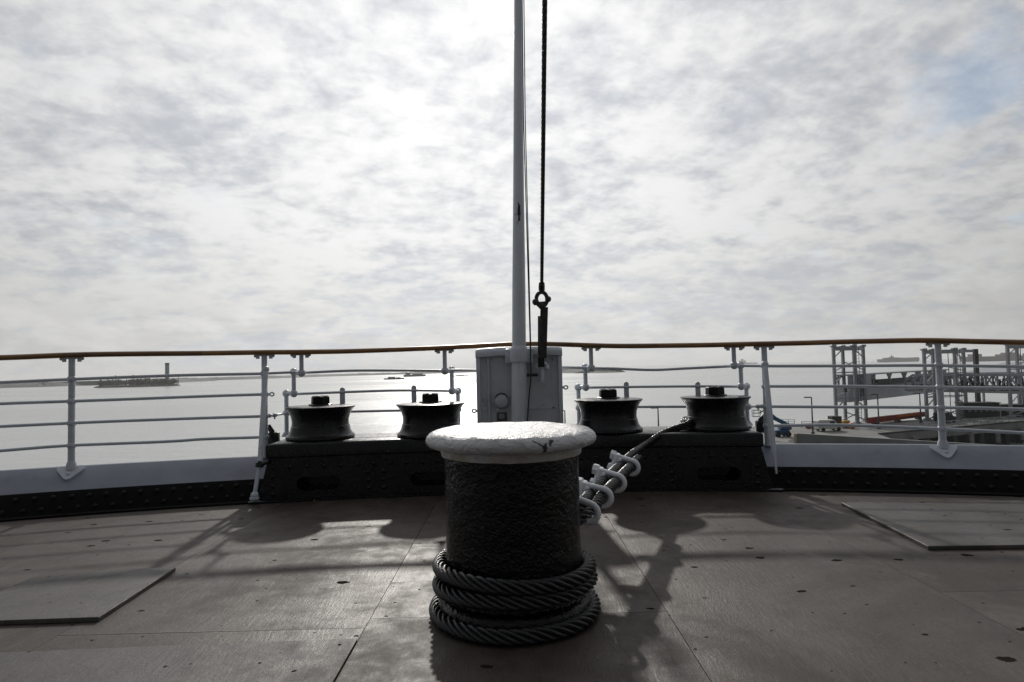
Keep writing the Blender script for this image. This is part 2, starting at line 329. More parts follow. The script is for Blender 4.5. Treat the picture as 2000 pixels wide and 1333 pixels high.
# ------------------------------------------------------------------ mesh helpers
class MB:
    def __init__(s): s.v, s.f = [], []
    def add(s, vs, fs):
        o = len(s.v); s.v += [tuple(v) for v in vs]; s.f += [tuple(i + o for i in f) for f in fs]; return s
    def box(s, a, b):
        x0, y0, z0 = a; x1, y1, z1 = b
        return s.add([(x0,y0,z0),(x1,y0,z0),(x1,y1,z0),(x0,y1,z0),(x0,y0,z1),(x1,y0,z1),(x1,y1,z1),(x0,y1,z1)],
                     [(0,3,2,1),(4,5,6,7),(0,1,5,4),(1,2,6,5),(2,3,7,6),(3,0,4,7)])
    def bbox(s, a, b, w=0.004, seg=2):
        bm = bmesh.new(); bmesh.ops.create_cube(bm, size=1)
        for v in bm.verts:
            v.co = Vector([(a[i] + b[i]) / 2 + v.co[i] * (b[i] - a[i]) for i in range(3)])
        bmesh.ops.bevel(bm, geom=bm.edges[:], offset=w, segments=seg, affect='EDGES', profile=0.5)
        bm.verts.index_update()
        s.add([v.co[:] for v in bm.verts], [[v.index for v in f.verts] for f in bm.faces]); bm.free(); return s
    def tube(s, pts, rad, n=12, cap=True, prof=None, twist=0.0):
        pts = [Vector(p) for p in pts]; m = len(pts)
        rads = rad if isinstance(rad, (list, tuple)) else [rad] * m
        tang = []
        for i in range(m):
            t = pts[min(i + 1, m - 1)] - pts[max(i - 1, 0)]; tang.append(t.normalized())
        ref = Vector((0, 0, 1)) if abs(tang[0].z) < 0.9 else Vector((1, 0, 0))
        nrm = (ref - tang[0] * ref.dot(tang[0])).normalized()
        o = len(s.v); L = 0.0
        if prof: n = len(prof)
        for i in range(m):
            if i: L += (pts[i] - pts[i - 1]).length; nrm = (nrm - tang[i] * nrm.dot(tang[i])).normalized()
            bi = tang[i].cross(nrm)
            for k in range(n):
                a = 2 * math.pi * k / n + twist * L
                rr = rads[i] * (prof[k] if prof else 1)
                s.v.append(tuple(pts[i] + (nrm * math.cos(a) + bi * math.sin(a)) * rr))
        for i in range(m - 1):
            for k in range(n):
                k2 = (k + 1) % n
                s.f.append((o + i * n + k, o + i * n + k2, o + (i + 1) * n + k2, o + (i + 1) * n + k))
        if cap:
            s.f.append(tuple(o + k for k in reversed(range(n)))); s.f.append(tuple(o + (m - 1) * n + k for k in range(n)))
        return s
    def lathe(s, prof, c=(0, 0, 0), n=48, axis=None):
        "prof: (r, h) pairs from bottom to top; axis: direction, default +Z"
        c = Vector(c); q = Vector((0, 0, 1)).rotation_difference(Vector(axis).normalized()) if axis else None
        o = len(s.v); m = len(prof)
        for r, h in prof:
            for k in range(n):
                a = 2 * math.pi * k / n; p = Vector((r * math.cos(a), r * math.sin(a), h))
                s.v.append(tuple(c + (q @ p if q else p)))
        for i in range(m - 1):
            for k in range(n):
                k2 = (k + 1) % n
                s.f.append((o + i * n + k, o + i * n + k2, o + (i + 1) * n + k2, o + (i + 1) * n + k))
        s.f.append(tuple(o + k for k in reversed(range(n)))); s.f.append(tuple(o + (m - 1) * n + k for k in range(n)))
        return s
    def ball(s, c, r, n=14, sz=1.0):
        pr = [(max(1e-4, r * math.cos(t)), r * sz * math.sin(t)) for t in [(-0.5 + i / 8) * math.pi for i in range(9)]]
        return s.lathe(pr, c, n)
    def prism(s, poly, z0, z1):
        n = len(poly); o = len(s.v)
        s.v += [(x, y, z0) for x, y in poly] + [(x, y, z1) for x, y in poly]
        s.f.append(tuple(o + k for k in reversed(range(n)))); s.f.append(tuple(o + n + k for k in range(n)))
        for k in range(n): s.f.append((o + k, o + (k + 1) % n, o + n + (k + 1) % n, o + n + k))
        return s
    def bar(s, a, b, w, h=None):
        "rectangular bar from a to b"
        a, b = Vector(a), Vector(b); h = h or w
        t = (b - a).normalized(); ref = Vector((0, 0, 1)) if abs(t.z) < 0.95 else Vector((0, 1, 0))
        x = t.cross(ref).normalized() * (w / 2); y = x.cross(t).normalized() * (h / 2)
        return s.add([a - x - y, a + x - y, a + x + y, a - x + y, b - x - y, b + x - y, b + x + y, b - x + y],
                     [(0,3,2,1),(4,5,6,7),(0,1,5,4),(1,2,6,5),(2,3,7,6),(3,0,4,7)])
    def mesh(s, name, m, smooth=38):
        me = bpy.data.meshes.new(name); me.from_pydata(s.v, [], s.f); me.update()
        bm = bmesh.new(); bm.from_mesh(me); bmesh.ops.recalc_face_normals(bm, faces=bm.faces); bm.to_mesh(me); bm.free()
        if smooth:
            for p in me.polygons: p.use_smooth = True
            me.set_sharp_from_angle(angle=R(smooth))
        me.materials.append(MATS[m]); return me
    def build(s, name, m, parent=None, smooth=38, loc=None):
        o = bpy.data.objects.new(name, s.mesh(name, m, smooth)); COL.objects.link(o)
        if loc is not None: o.location = loc
        if parent: o.parent = parent
        return o
def link(name, me, parent=None, loc=(0, 0, 0), rot=(0, 0, 0), sc=None):
    o = bpy.data.objects.new(name, me); COL.objects.link(o); o.location = loc; o.rotation_euler = rot
    if sc: o.scale = sc
    if parent: o.parent = parent
    return o
def thing(name, label, cat, group=None, loc=(0, 0, 0), rz=0):
    o = bpy.data.objects.new(name, None); COL.objects.link(o); o.empty_display_size = 0.1
    o.location = loc; o.rotation_euler = (0, 0, rz); o['label'] = label; o['category'] = cat
    if group: o['group'] = group
    return o
def tag(o, label, cat, group=None):
    o['label'] = label; o['category'] = cat
    if group: o['group'] = group
    return o
def struct(o): o['kind'] = 'structure'; return o
def copy_tree(o, parent=None):
    c = o.copy(); COL.objects.link(c); c.parent = parent
    for ch in list(o.children): copy_tree(ch, c)
    return c
def smooth_path(pts, n=12):
    "Catmull-Rom through pts"
    P = [Vector(p) for p in pts]; P = [P[0] * 2 - P[1]] + P + [P[-1] * 2 - P[-2]]; o = []
    for i in range(1, len(P) - 2):
        for k in range(n):
            t = k / n; a, b, c, d = P[i - 1], P[i], P[i + 1], P[i + 2]
            o.append(0.5 * ((2 * b) + (c - a) * t + (2 * a - 5 * b + 4 * c - d) * t * t + (3 * b - a - 3 * c + d) * t ** 3))
    o.append(P[-2]); return o

# ------------------------------------------------------------------ stern plan
RAD, CY = 11.2, 5.27 - 11.2
def arcY(x, off=0.0): return CY + math.sqrt((RAD + off) ** 2 - x * x)
def arc_pt(x, off=0.0, z=0.0): return Vector((x, arcY(x, off), z))
WATER = -16.0

# ship's hull under the deck
hb = MB(); ring = []
for i in range(41):
    x = -6.0 + 12.0 * i / 40; ring.append((x, arcY(x, 0.45)))
ring = [(-7.4, -12)] + ring + [(7.4, -12)]
n = len(ring)
for z, sx, dy in ((-0.06, 1.0, 0), (-4, 0.98, -0.3), (-9, 0.86, -1.6), (WATER - 0.5, 0.6, -4.0)):
    hb.v += [(x * sx, y + dy, z) for x, y in ring]
for k in range(3):
    for i in range(n): hb.f.append((k * n + i, k * n + (i + 1) % n, (k + 1) * n + (i + 1) % n, (k + 1) * n + i))
hb.f.append(tuple(range(n)))
struct(hb.build('ship_hull', 'hull_ship'))

# plywood sheets of the deck
deck = MB().add([(-5.9, -12, -0.045), (5.9, -12, -0.045), (5.9, 3.2, -0.045), (-5.9, 3.2, -0.045)], [(0, 1, 2, 3)]).build('deck', 'black_matt')
struct(deck)
def sheet(x0, x1, y0, y1, dz=0.0, name='plywood_sheet'):
    gp = 0.0013; x0 += gp; x1 -= gp; y0 += gp
    xs = [x0 + (x1 - x0) * i / 8 for i in range(9)]
    top = [(x, (arcY(x, 0.1) if y1 is None else y1 - gp)) for x in reversed(xs)]
    poly = [(x0, y0), (x1, y0)] + top
    b = MB().prism(poly, -0.04, 0.0 + dz)
    o = b.build(name, 'plywood', deck, smooth=0); return o
cols = [-4.2 - 1.2, -4.2, -3.0, -1.8, -0.6, 0.6, 1.8, 3.0, 4.2, 5.4]
cuts = {0: [-2, 0.5], 1: [-2.2, 0.2, 2.64], 2: [-2.1, 0.35, 2.77], 3: [-2.3, 0.12, 2.56], 4: [-2.0, 0.3, 1.42, 2.655, 3.10], 5: [-2.1, 0.25, 1.72], 6: [-2.2, 0.42, 2.80], 7: [-2.1, 0.4, 2.83], 8: [-2, 0.6]}
for i in range(9):
    ys = [-6.0] + cuts[i]
    for k, y0 in enumerate(ys):
        y1 = ys[k + 1] if k + 1 < len(ys) else None
        sheet(cols[i], cols[i + 1], y0, y1, random.choice((0, 0.0006, -0.0005)))

def cover_plate(name, label, poly, z1, m='plate'):
    b = MB(); n = len(poly)
    cx = sum(p[0] for p in poly) / n; cyy = sum(p[1] for p in poly) / n
    inn = [(cx + (x - cx) * (1 - 0.006), cyy + (y - cyy) * (1 - 0.006)) for x, y in poly]
    b.v += [(x, y, 0.0022) for x, y in poly] + [(x, y, z1 - 0.002) for x, y in poly] + [(x, y, z1) for x, y in inn]
    for k in range(n):
        k2 = (k + 1) % n
        b.f += [(k, k2, n + k2, n + k), (n + k, n + k2, 2 * n + k2, 2 * n + k)]
    b.f += [tuple(2 * n + k for k in range(n)), tuple(reversed(range(n)))]
    return tag(b.build(name, m, smooth=0), label, 'deck plate')
cover_plate('deck_plate', 'small square raised plate lying on the deck at the left edge', [(-2.42, 2.67), (-1.722, 2.69), (-1.752, 3.352), (-2.40, 3.345)], 0.020)
cover_plate('deck_plate', 'wide flat plywood plate on the deck in the bottom left corner', [(-2.6, 1.2), (-0.598, 1.2), (-0.600, 2.435), (-1.25, 2.415), (-1.9, 2.385), (-2.6, 2.375)], 0.013)
cover_plate('deck_plate', 'large raised plate on the deck at the right by the black coaming', [(2.142, 3.405), (3.36, 3.36), (3.42, 4.42), (2.242, 4.49)], 0.021)
# scraps of paper on the boards
tag(MB().box((-2.075, 2.505, 0.0045), (-2.035, 2.513, 0.006)).build('paper_scrap', 'paper', smooth=0), 'tiny white paper scrap on the deck in front of the small plate', 'paper scrap')

tag(MB().add([(-1.60, 5.075, 0.0035), (-1.562, 5.07, 0.0035), (-1.560, 5.10, 0.009), (-1.594, 5.105, 0.006), (-1.60, 5.075, 0.0065), (-1.562, 5.07, 0.0065), (-1.560, 5.10, 0.012), (-1.594, 5.105, 0.009)], [(0, 3, 2, 1), (4, 5, 6, 7), (0, 1, 5, 4), (1, 2, 6, 5), (2, 3, 7, 6), (3, 0, 4, 7)]).build('paper_scrap', 'yellow_paint', smooth=0), 'tiny yellowish scrap on the deck at the foot of the roller chock', 'paper scrap')

# ------------------------------------------------------------------ coaming with rivets
riv_b = MB(); riv_b.lathe([(0.019, -0.003), (0.0185, 0.003), (0.015, 0.009), (0.008, 0.0125), (0.0005, 0.0135)], n=10)
RIVET = riv_b.mesh('rivet', 'black_paint'); DULL_RIVET = riv_b.mesh('rivet', 'black_matt')
def sweep_arc(x0, x1, prof, n=48, closed=True):
    b = MB(); m = len(prof)
    for i in range(n + 1):
        x = x0 + (x1 - x0) * i / n; a = math.asin(x / RAD)
        for o, z in prof: b.v.append(((RAD + o) * math.sin(a), CY + (RAD + o) * math.cos(a), z))
    for i in range(n):
        for k in range(m if closed else m - 1):
            b.f.append((i * m + k, i * m + (k + 1) % m, (i + 1) * m + (k + 1) % m, (i + 1) * m + k))
    if closed: b.f += [tuple(range(m)), tuple(n * m + k for k in reversed(range(m)))]
    return b
def put_rivets(parent, pts, me=None):
    for p, nv in pts:
        q = Vector((0, 0, 1)).rotation_difference(nv)
        o = link('rivet', me or RIVET, parent, p); o.rotation_mode = 'QUATERNION'; o.rotation_quaternion = q
for sgn, lab in ((-1, 'left'), (1, 'right')):
    t = thing('coaming', 'curved black riveted coaming with pale painted band, %s of the roller chock' % lab, 'coaming', 'coamings round the stern')
    xa, xb = (-5.6, -1.93) if sgn < 0 else (1.93, 5.6)
    sweep_arc(xa, xb, [(0, -0.03), (0, 0.004), (0.134, 0.152), (0.142, 0.156), (0.30, 0.156), (0.30, -0.03)]).build('riveted_strake', 'strake_black', t)
    sweep_arc(xa, xb, [(-0.062, 0.0025), (-0.062, 0.012), (-0.058, 0.015), (-0.003, 0.015), (-0.003, 0.0025)]).build('toe_angle', 'strake_black', t)
    sweep_arc(xa, xb, [(0.146, 0.1575), (0.350, 0.308), (0.358, 0.312), (0.395, 0.312), (0.400, 0.306), (0.400, 0.1575)]).build('painted_band', 'band_paint', t)
    pts = []
    k0 = 0
    for row, z in ((0, 0.118), (1, 0.046)):
        a = 2.10 + 0.04 * row; 
        while a < 4.3:
            x = sgn * a; nv = (Vector((-x, CY - arcY(x), 0)).normalized() * 0.741 + Vector((0, 0, 0.671))).normalized()
            pts.append((arc_pt(x, (z - 0.004) * 0.134 / 0.148, z), nv)); a += 0.112 + random.uniform(-.004, .004)
    put_rivets(t, pts, DULL_RIVET)

# ------------------------------------------------------------------ roller chock
ch = thing('roller_chock', 'black riveted steel mooring chock base carrying four rollers at the stern', 'mooring chock')
HX0, HX1 = 2.015, 1.935
ZB = 0.342
def face(x, z): # front face of the body, mapped on the arc
    return Vector((x, arcY(x) - 0.012 + 0.03 * z, z))
holes = [-1.56, -0.68, 0.76, 1.61]; HZ, HW, HH = 0.125, 0.165, 0.053
bounds = [-HX1, -1.12, 0.04, 1.185, HX1]
b = MB(); rim = MB()
for i, hx in enumerate(holes):
    xl, xr = bounds[i], bounds[i + 1]
    def st(a): # stadium outline by direction
        c_, s_ = math.cos(a), math.sin(a); r_ = HH; L = HW - HH
        pts = None
        if abs(s_) > 1e-6:
            tt = r_ / abs(s_)
            if abs(tt * c_) <= L: return (hx + tt * c_, HZ + tt * s_)
        cx_ = L if c_ > 0 else -L
        B = c_ * cx_; tt = B + math.sqrt(B * B - (cx_ * cx_ - r_ * r_)); return (hx + tt * c_, HZ + tt * s_)
    angs = [2 * math.pi * k / 48 for k in range(48)]
    for px, pz in ((xl, 0.0), (xr, 0.0), (xl, ZB), (xr, ZB)): angs.append(math.atan2(pz - HZ, px - hx) % (2 * math.pi))
    angs = sorted(set(angs)); N = len(angs); o = len(b.v)
    for a in angs:
        c_, s_ = math.cos(a), math.sin(a)
        tt = 1e9
        if c_ > 1e-9: tt = min(tt, (xr - hx) / c_)
        if c_ < -1e-9: tt = min(tt, (xl - hx) / c_)
        if s_ > 1e-9: tt = min(tt, (ZB - HZ) / s_)
        if s_ < -1e-9: tt = min(tt, (0 - HZ) / s_)
        ex, ez = hx + tt * c_, HZ + tt * s_
        ex_ = ex
        if i == 0 and abs(ex - xl) < 1e-6: ex_ = -HX0 + (HX0 - HX1) * ez / ZB
        if i == 3 and abs(ex - xr) < 1e-6: ex_ = HX0 - (HX0 - HX1) * ez / ZB
        sx_, sz_ = st(a)
        b.v += [tuple(face(ex_, ez)), tuple(face(sx_, sz_)), tuple(face(sx_, sz_) + Vector((0, 0.26, 0)))]
    for k in range(N):
        p, q = o + 3 * k, o + 3 * ((k + 1) % N)
        b.f += [(p, q, q + 1, p + 1), (p + 1, q + 1, q + 2, p + 2)]
    b.f.append(tuple(o + 3 * k + 2 for k in range(N)))
# ends and back
for sg in (-1, 1):
    o = len(b.v)
    b.v += [tuple(face(sg * HX0, 0)), tuple(face(sg * HX1, ZB)), (sg * HX1, 5.62, ZB), (sg * HX0, 5.62, 0)]
    b.f.append((o, o + 1, o + 2, o + 3))
b.build('riveted_body', 'black_paint', ch, smooth=25)
# slab on top
def plan(x, inset): return arcY(x) - 0.030 + inset
def slab_ring(z, ins):
    hx = 1.945 - ins; pts = []
    xs = [-hx + 2 * hx * i / 40 for i in range(41)]
    pts += [(x, plan(x, ins), z) for x in xs]
    # right end with cut corner, back, left end
    pts += [(hx, 5.62, z), (hx - 0.06, arcY(hx, 0.60) - ins, z)] + [(x, arcY(x, 0.60) - ins, z) for x in reversed(xs[2:-2])] + [(-hx + 0.06, arcY(hx, 0.60) - ins, z), (-hx, 5.62, z)]
    return pts
b = MB(); rings = [slab_ring(0.3355, 0.012), slab_ring(0.345, 0.0), slab_ring(0.430, 0.0), slab_ring(0.442, 0.005), slab_ring(0.448, 0.016)]
for r_ in rings: b.v += r_
m_ = len(rings[0])
for k in range(4):
    for i in range(m_): b.f.append((k * m_ + i, k * m_ + (i + 1) % m_, (k + 1) * m_ + (i + 1) % m_, (k + 1) * m_ + i))
b.f += [tuple(reversed(range(m_))), tuple(4 * m_ + i for i in range(m_))]
b.build('top_slab', 'black_paint', ch, smooth=50)
sweep_arc(-2.07, 2.07, [(-0.085, 0.003), (-0.085, 0.016), (-0.078, 0.02), (-0.012, 0.02), (-0.012, 0.003)]).build('toe_angle', 'black_paint', ch)
pts = []; nv0 = Vector((0, -1, 0.03)).normalized()
x = -1.90
while x < 1.91:
    pts.append((face(x, 0.262 + random.uniform(-.003, .003)), nv0)); x += 0.128
for xc in (-1.12, 0.04, 1.185):
    for dx in (-0.055, 0.065):
        for z in (0.20, 0.135, 0.07): pts.append((face(xc + dx, z), nv0))
for sg in (-1, 1):
    for z in (0.19, 0.12, 0.055): pts.append((face(sg * 1.90, z), nv0))
put_rivets(ch, pts)
for px, py, sg in ((535, 846, -1), (1487, 838, 1)):
    p = at(px, py, 5.50)
    MB().bbox((p.x - 0.045, p.y - 0.03, 0.40), (p.x + 0.045, p.y + 0.03, 0.505), 0.014).tube([(p.x - 0.01, p.y, 0.50), (p.x + sg * 0.05, p.y, 0.56)], 0.022, 10).build('hinge_lug', 'black_paint', ch)

# rollers, each with its spindle nut
roll_prof = [(0.255, 0.0), (0.279, 0.004), (0.283, 0.012), (0.281, 0.026), (0.262, 0.040), (0.249, 0.062), (0.241, 0.092), (0.238, 0.106), (0.234, 0.110), (0.232, 0.135), (0.234, 0.165), (0.242, 0.195), (0.255, 0.222), (0.272, 0.247), (0.284, 0.257), (0.287, 0.263), (0.284, 0.269), (0.270, 0.272), (0.11, 0.277), (0.10, 0.277)]
ROLL = MB().lathe(roll_prof, n=72).mesh('roller_drum', 'black_paint', 30)
wb = MB().lathe([(0.098, 0.276), (0.098, 0.284), (0.092, 0.288), (0.02, 0.288)], n=32); WASH = wb.mesh('washer', 'black_paint')
nb = MB().lathe([(0.076, 0.288), (0.079, 0.292), (0.077, 0.345), (0.070, 0.350), (0.03, 0.350)], n=6)
for k in range(6):
    a = R(60 * k + 30); nb.bbox((0.052 * math.cos(a) - 0.012, 0.052 * math.sin(a) - 0.012, 0.3495), (0.052 * math.cos(a) + 0.012, 0.052 * math.sin(a) + 0.012, 0.355), 0.003, 1)
NUT = nb.mesh('nut', 'black_matt', 30)
YR = 5.47
for px, zt, lab in ((626, 794, 'black mooring roller at the far left of the chock'), (841, 787, 'black mooring roller just left of the white topped bollard'),
                (1188, 780, 'black mooring roller just right of the grey mast box'), (1397, 780, 'black mooring roller at the far right with wire rope round it')):
    x = at(px, zt + 8, YR).x
    t = thing('mooring_roller', lab, 'mooring roller', 'four rollers on the chock', (x, YR, 0.4485), random.uniform(0, 6))
    link('roller_drum', ROLL, t); link('washer', WASH, t); link('nut', NUT, t, rot=(0, 0, random.uniform(0, 1)))
# ring bases under rollers show as a lit skirt
# ------------------------------------------------------------------ railing
def rail_plan(x):
    "plan line of the handrail and posts, along the top of the sloping band"
    return arcY(x, 0.33)
hr_pix = [(-260, 700), (0, 694), (140, 689), (300, 686), (517, 684), (600, 683), (800, 678), (930, 671.5), (1000, 668), (1060, 667.5), (1200, 671), (1350, 670), (1500, 667), (1700, 662), (1800, 660), (1900, 662), (2000, 664), (2260, 668)]
def solve_plan(px, py, fn=rail_plan):
    p = at(px, py, 5.2)
    for _ in range(30):
        p = at(px, py, p.y * 0.5 + 0.5 * fn(max(-5.4, min(5.4, p.x))))
    return p
hr3 = [solve_plan(x, y) for x, y in hr_pix]
hr_pts = smooth_path(hr3, 14)
def zhr(x):
    "handrail top height at x"
    for a, b in zip(hr_pts, hr_pts[1:]):
        if a.x <= x <= b.x: return a.z + (b.z - a.z) * (x - a.x) / max(1e-6, b.x - a.x)
    return hr_pts[0].z if x < hr_pts[0].x else hr_pts[-1].z
def hr_section(x0, x1, parent, xs=24):
    prof = [(-0.040, -0.020), (-0.046, -0.010), (-0.046, 0.004), (-0.036, 0.016), (-0.014, 0.022), (0.014, 0.022), (0.036, 0.016), (0.046, 0.004), (0.046, -0.010), (0.040, -0.020)]
    b = MB(); m = len(prof)
    P = []
    for i in range(xs + 1):
        x = x0 + (x1 - x0) * i / xs; P.append(Vector((x, rail_plan(x), zhr(x) - 0.022 + 0.0035 * noise.noise((x * 1.7, 3.3, 0)))))
    for i, p in enumerate(P):
        t = P[min(i + 1, xs)] - P[max(i - 1, 0)]; nrm = Vector((-t.y, t.x, 0)).normalized()
        for o, z in prof: b.v.append(tuple(p + nrm * o + Vector((0, 0, z * 0.98))))
    for i in range(xs):
        for k in range(m): b.f.append((i * m + k, i * m + (k + 1) % m, (i + 1) * m + (k + 1) % m, (i + 1) * m + k))
    b.f += [tuple(range(m)), tuple(xs * m + k for k in reversed(range(m)))]
    return b.build('handrail', 'varnished_wood', parent, smooth=55)
RT = 0.0125
def rail_tube(pts, parent, r=RT, name='rail'):
    return MB().tube(pts, r, 10).build(name, 'white_paint', parent)
def tbracket(b, p, tdir, w=0.072):
    "flat flange with two bolts under the handrail, top at p"
    t = tdir.normalized(); side = Vector((-t.y, t.x, 0))
    b.bar(p - t * w + Vector((0, 0, -0.006)), p + t * w + Vector((0, 0, -0.006)), 0.044, 0.012)
    for s_ in (-1, 1):
        q = p + t * (w * 0.72) * s_
        b.lathe([(0.015, -0.034), (0.016, -0.030), (0.016, -0.014), (0.012, -0.011)], q, 6)
        b.ball(p + t * w * s_ + Vector((0, 0, -0.010)), 0.013, 8)
def plan_tan(x):
    return Vector((0.02, rail_plan(x + 0.01) - rail_plan(x - 0.01), 0)).normalized()
def make_post(x, zr, zb, parent, plate=True, hrdrop=0.044):
    y = rail_plan(x); zt = zhr(x) - hrdrop; t = plan_tan(x)
    b = MB(); b.tube([(x, y, zb - 0.01), (x, y, zt)], [0.026, 0.023], 14)
    for z in zr: b.lathe([(0.024, -0.022), (0.031, -0.014), (0.034, 0), (0.031, 0.014), (0.024, 0.022)], (x, y, z), 14)
    po = b.build('post', 'white_paint', parent)
    bb = MB(); tbracket(bb, Vector((x, y, zt + 0.004)), t); bb.build('handrail_bracket', 'white_paint', po)
    if plate:
        nv = Vector((t.y, -t.x, 0)); p = MB()
        out_ = [(-0.085, 0.0), (-0.092, -0.012), (-0.088, -0.03), (-0.025, -0.092), (0, -0.102), (0.025, -0.092), (0.088, -0.03), (0.092, -0.012), (0.085, 0.0)]
        base = arc_pt(x, 0.0); n_ = len(out_)
        for d in (0.0, 0.016):
            for u, w in out_:
                off = 0.345 + w * 1.15 - d * 0.59; zz = 0.1575 + (0.345 + w * 1.15 - 0.146) * 0.7377 + 0.001 + d * 0.8
                aa = math.asin(x / (RAD + 0.33)); p.v.append(((RAD + off) * math.sin(aa) + t.x * u, CY + (RAD + off) * math.cos(aa) + t.y * u, zz))
        p.f += [tuple(range(n_)), tuple(n_ + k for k in reversed(range(n_)))]
        for k in range(n_): p.f.append((k, (k + 1) % n_, n_ + (k + 1) % n_, n_ + k))
        p.lathe([(0.042, -0.02), (0.036, 0.02), (0.027, 0.045)], (x, y, 0.312), 16)
        aa = math.asin(x / (RAD + 0.33)); p.ball(((RAD + 0.265) * math.sin(aa), CY + (RAD + 0.265) * math.cos(aa), 0.265), 0.015, 10)
        p.build('foot_plate', 'white_paint', po)
    return po

# one railing object each side of the mast box
PXL = [(-420, 0), (0, 1), (140, 2), (517, 3)]
RAILPX = {-1: [[(-420, 767), (-200, 756), (0, 747.5), (140, 741), (330, 734.5), (517, 730)], [(-420, 811), (-200, 799), (0, 789.5), (140, 784.5), (330, 777), (517, 771)],
               [(-420, 860), (-200, 845), (0, 833.5), (140, 827), (330, 819), (517, 813)], [(-420, 916), (-200, 896), (0, 881), (140, 870.5), (330, 862.5), (400, 858), (517, 854)]],
          1: [[(1497, 715), (1660, 715), (1838, 714), (2000, 716.5), (2200, 721), (2420, 727)], [(1497, 755), (1660, 755.5), (1838, 757), (2000, 759), (2200, 765), (2420, 773)],
              [(1497, 794), (1660, 795), (1838, 797), (2000, 800), (2200, 807), (2420, 818)], [(1497, 832), (1660, 831.5), (1838, 838), (2000, 846.5), (2200, 857), (2420, 872)]]}
for sgn in (-1, 1):
    lab = ('white pipe railing with varnished wooden handrail, left of the mast box' if sgn < 0 else 'white pipe railing with varnished wooden handrail, right of the mast box')
    t = thing('railing', lab, 'railing', 'railings round the stern', (0, 0, 0))
    cuts_ = [-4.9, -3.50, -2.55, -1.05, 0.058] if sgn < 0 else [0.058, 1.25, 3.22, 3.55, 4.9]
    for a, b_ in zip(cuts_, cuts_[1:]): hr_section(a + 0.0012, b_ - 0.0012, t)
    rails3 = [smooth_path([solve_plan(x, y) for x, y in rr], 10) for rr in RAILPX[sgn]]
    for px in ((140, 517) if sgn < 0 else (1497, 1838)):
        pm = solve_plan(px, 800)
        make_post(pm.x, [min(P, key=lambda p: abs(p.x - pm.x)).z for P in rails3], 0.312, t, plate=px in (140, 1838))
    for P in rails3: rail_tube([p + Vector((0, 0, 0.004 * noise.noise((p.x * 1.3, p.z * 9, 1.0)))) for p in P], t)
    # stays from the end posts down to the deck
    if sgn < 0:
        a = at(519, 722, rail_plan(-2.05) - 0.03); c = at(508, 902, 5.06); e = at(497, 968, 5.0)
        b = MB(); b.tube([a, a.lerp(c, .5), c], [0.021, 0.021, 0.020], 12); b.ball(a, 0.03, 10)
        s_ = b.build('stay_rod', 'white_paint', t)
        MB().tube([c.lerp(e, 0.12), e], [0.016, 0.016], 12).ball(e, 0.030, 12).lathe([(0.036, -.03), (0.036, -.015), (0.03, -0.012)], e, 12).build('stay_foot', 'white_paint', s_)
        MB().lathe([(0.022, -.02), (0.032, -.016), (0.032, .016), (0.022, .02)], c.lerp(e, 0.10), 14, axis=(e - c)).tube([c.lerp(e, 0.1) + Vector((0.0, -0.02, 0)), c.lerp(e, 0.1) + Vector((0.07, 0.01, 0.02))], 0.014, 8).build('stay_clamp', 'black_paint', s_)
    else:
        a = at(1494, 712, rail_plan(2.1) - 0.03); c = at(1508, 850, 5.09); e = at(1517, 926, 5.035)
        b = MB(); b.tube([a, c, e], [0.021, 0.021, 0.007], 12); b.ball(a, 0.03, 10)
        b.build('stay_rod', 'white_paint', t)
    # stepped section behind the rollers
    YB = 5.79
    if sgn < 0:
        steps = [[(589, 701, 729), (574, 727, 769), (560, 769, 848)], [(869, 692, 725), (883, 723, 764), (896, 764, 848)]]
        r1 = [(517, 730), (574, 727.5), (589, 728.5), (680, 724.5), (760, 724), (869, 724.5), (883, 723.5), (932, 724)]
        r2 = [(560, 769.5), (574, 770), (680, 766), (780, 763), (883, 764), (896, 763.5)]
        r3 = [(560, 807), (700, 804), (790, 802), (896, 800)]
        flats = [(670, 757, 800), (809, 753, 800)]
    else:
        steps = [[(1155, 690, 719), (1144, 718, 757), (1132, 757, 848)], [(1434, 688, 714), (1448, 714, 755), (1461, 755, 848)]]
        r1 = [(1098, 718), (1144, 719), (1156, 719.5), (1200, 720.5), (1275, 723), (1340, 720), (1434, 715.5), (1448, 715), (1497, 715.5)]
        r2 = [(1132, 757), (1144, 757.5), (1250, 756), (1361, 755), (1448, 755.5), (1461, 755)]
        r3 = [(1132, 797), (1270, 795), (1400, 795), (1461, 795)]
        flats = [(1222, 746, 795), (1361, 746, 795)]
    lev = [lambda x: arcY(x, 0.35), lambda x: arcY(x, 0.47), lambda x: arcY(x, 0.585)]
    f1 = lambda x: arcY(x, 0.41)
    rail_tube(smooth_path([solve_plan(*rr, rail_plan if rr[0] in (517, 1497) else f1) for rr in r1], 6), t, 0.0115)
    rail_tube(smooth_path([solve_plan(*rr, lambda x: arcY(x, 0.53)) for rr in r2], 6), t, 0.0115)
    rail_tube(smooth_path([solve_plan(*rr, lev[2]) for rr in r3], 6), t, 0.0115)
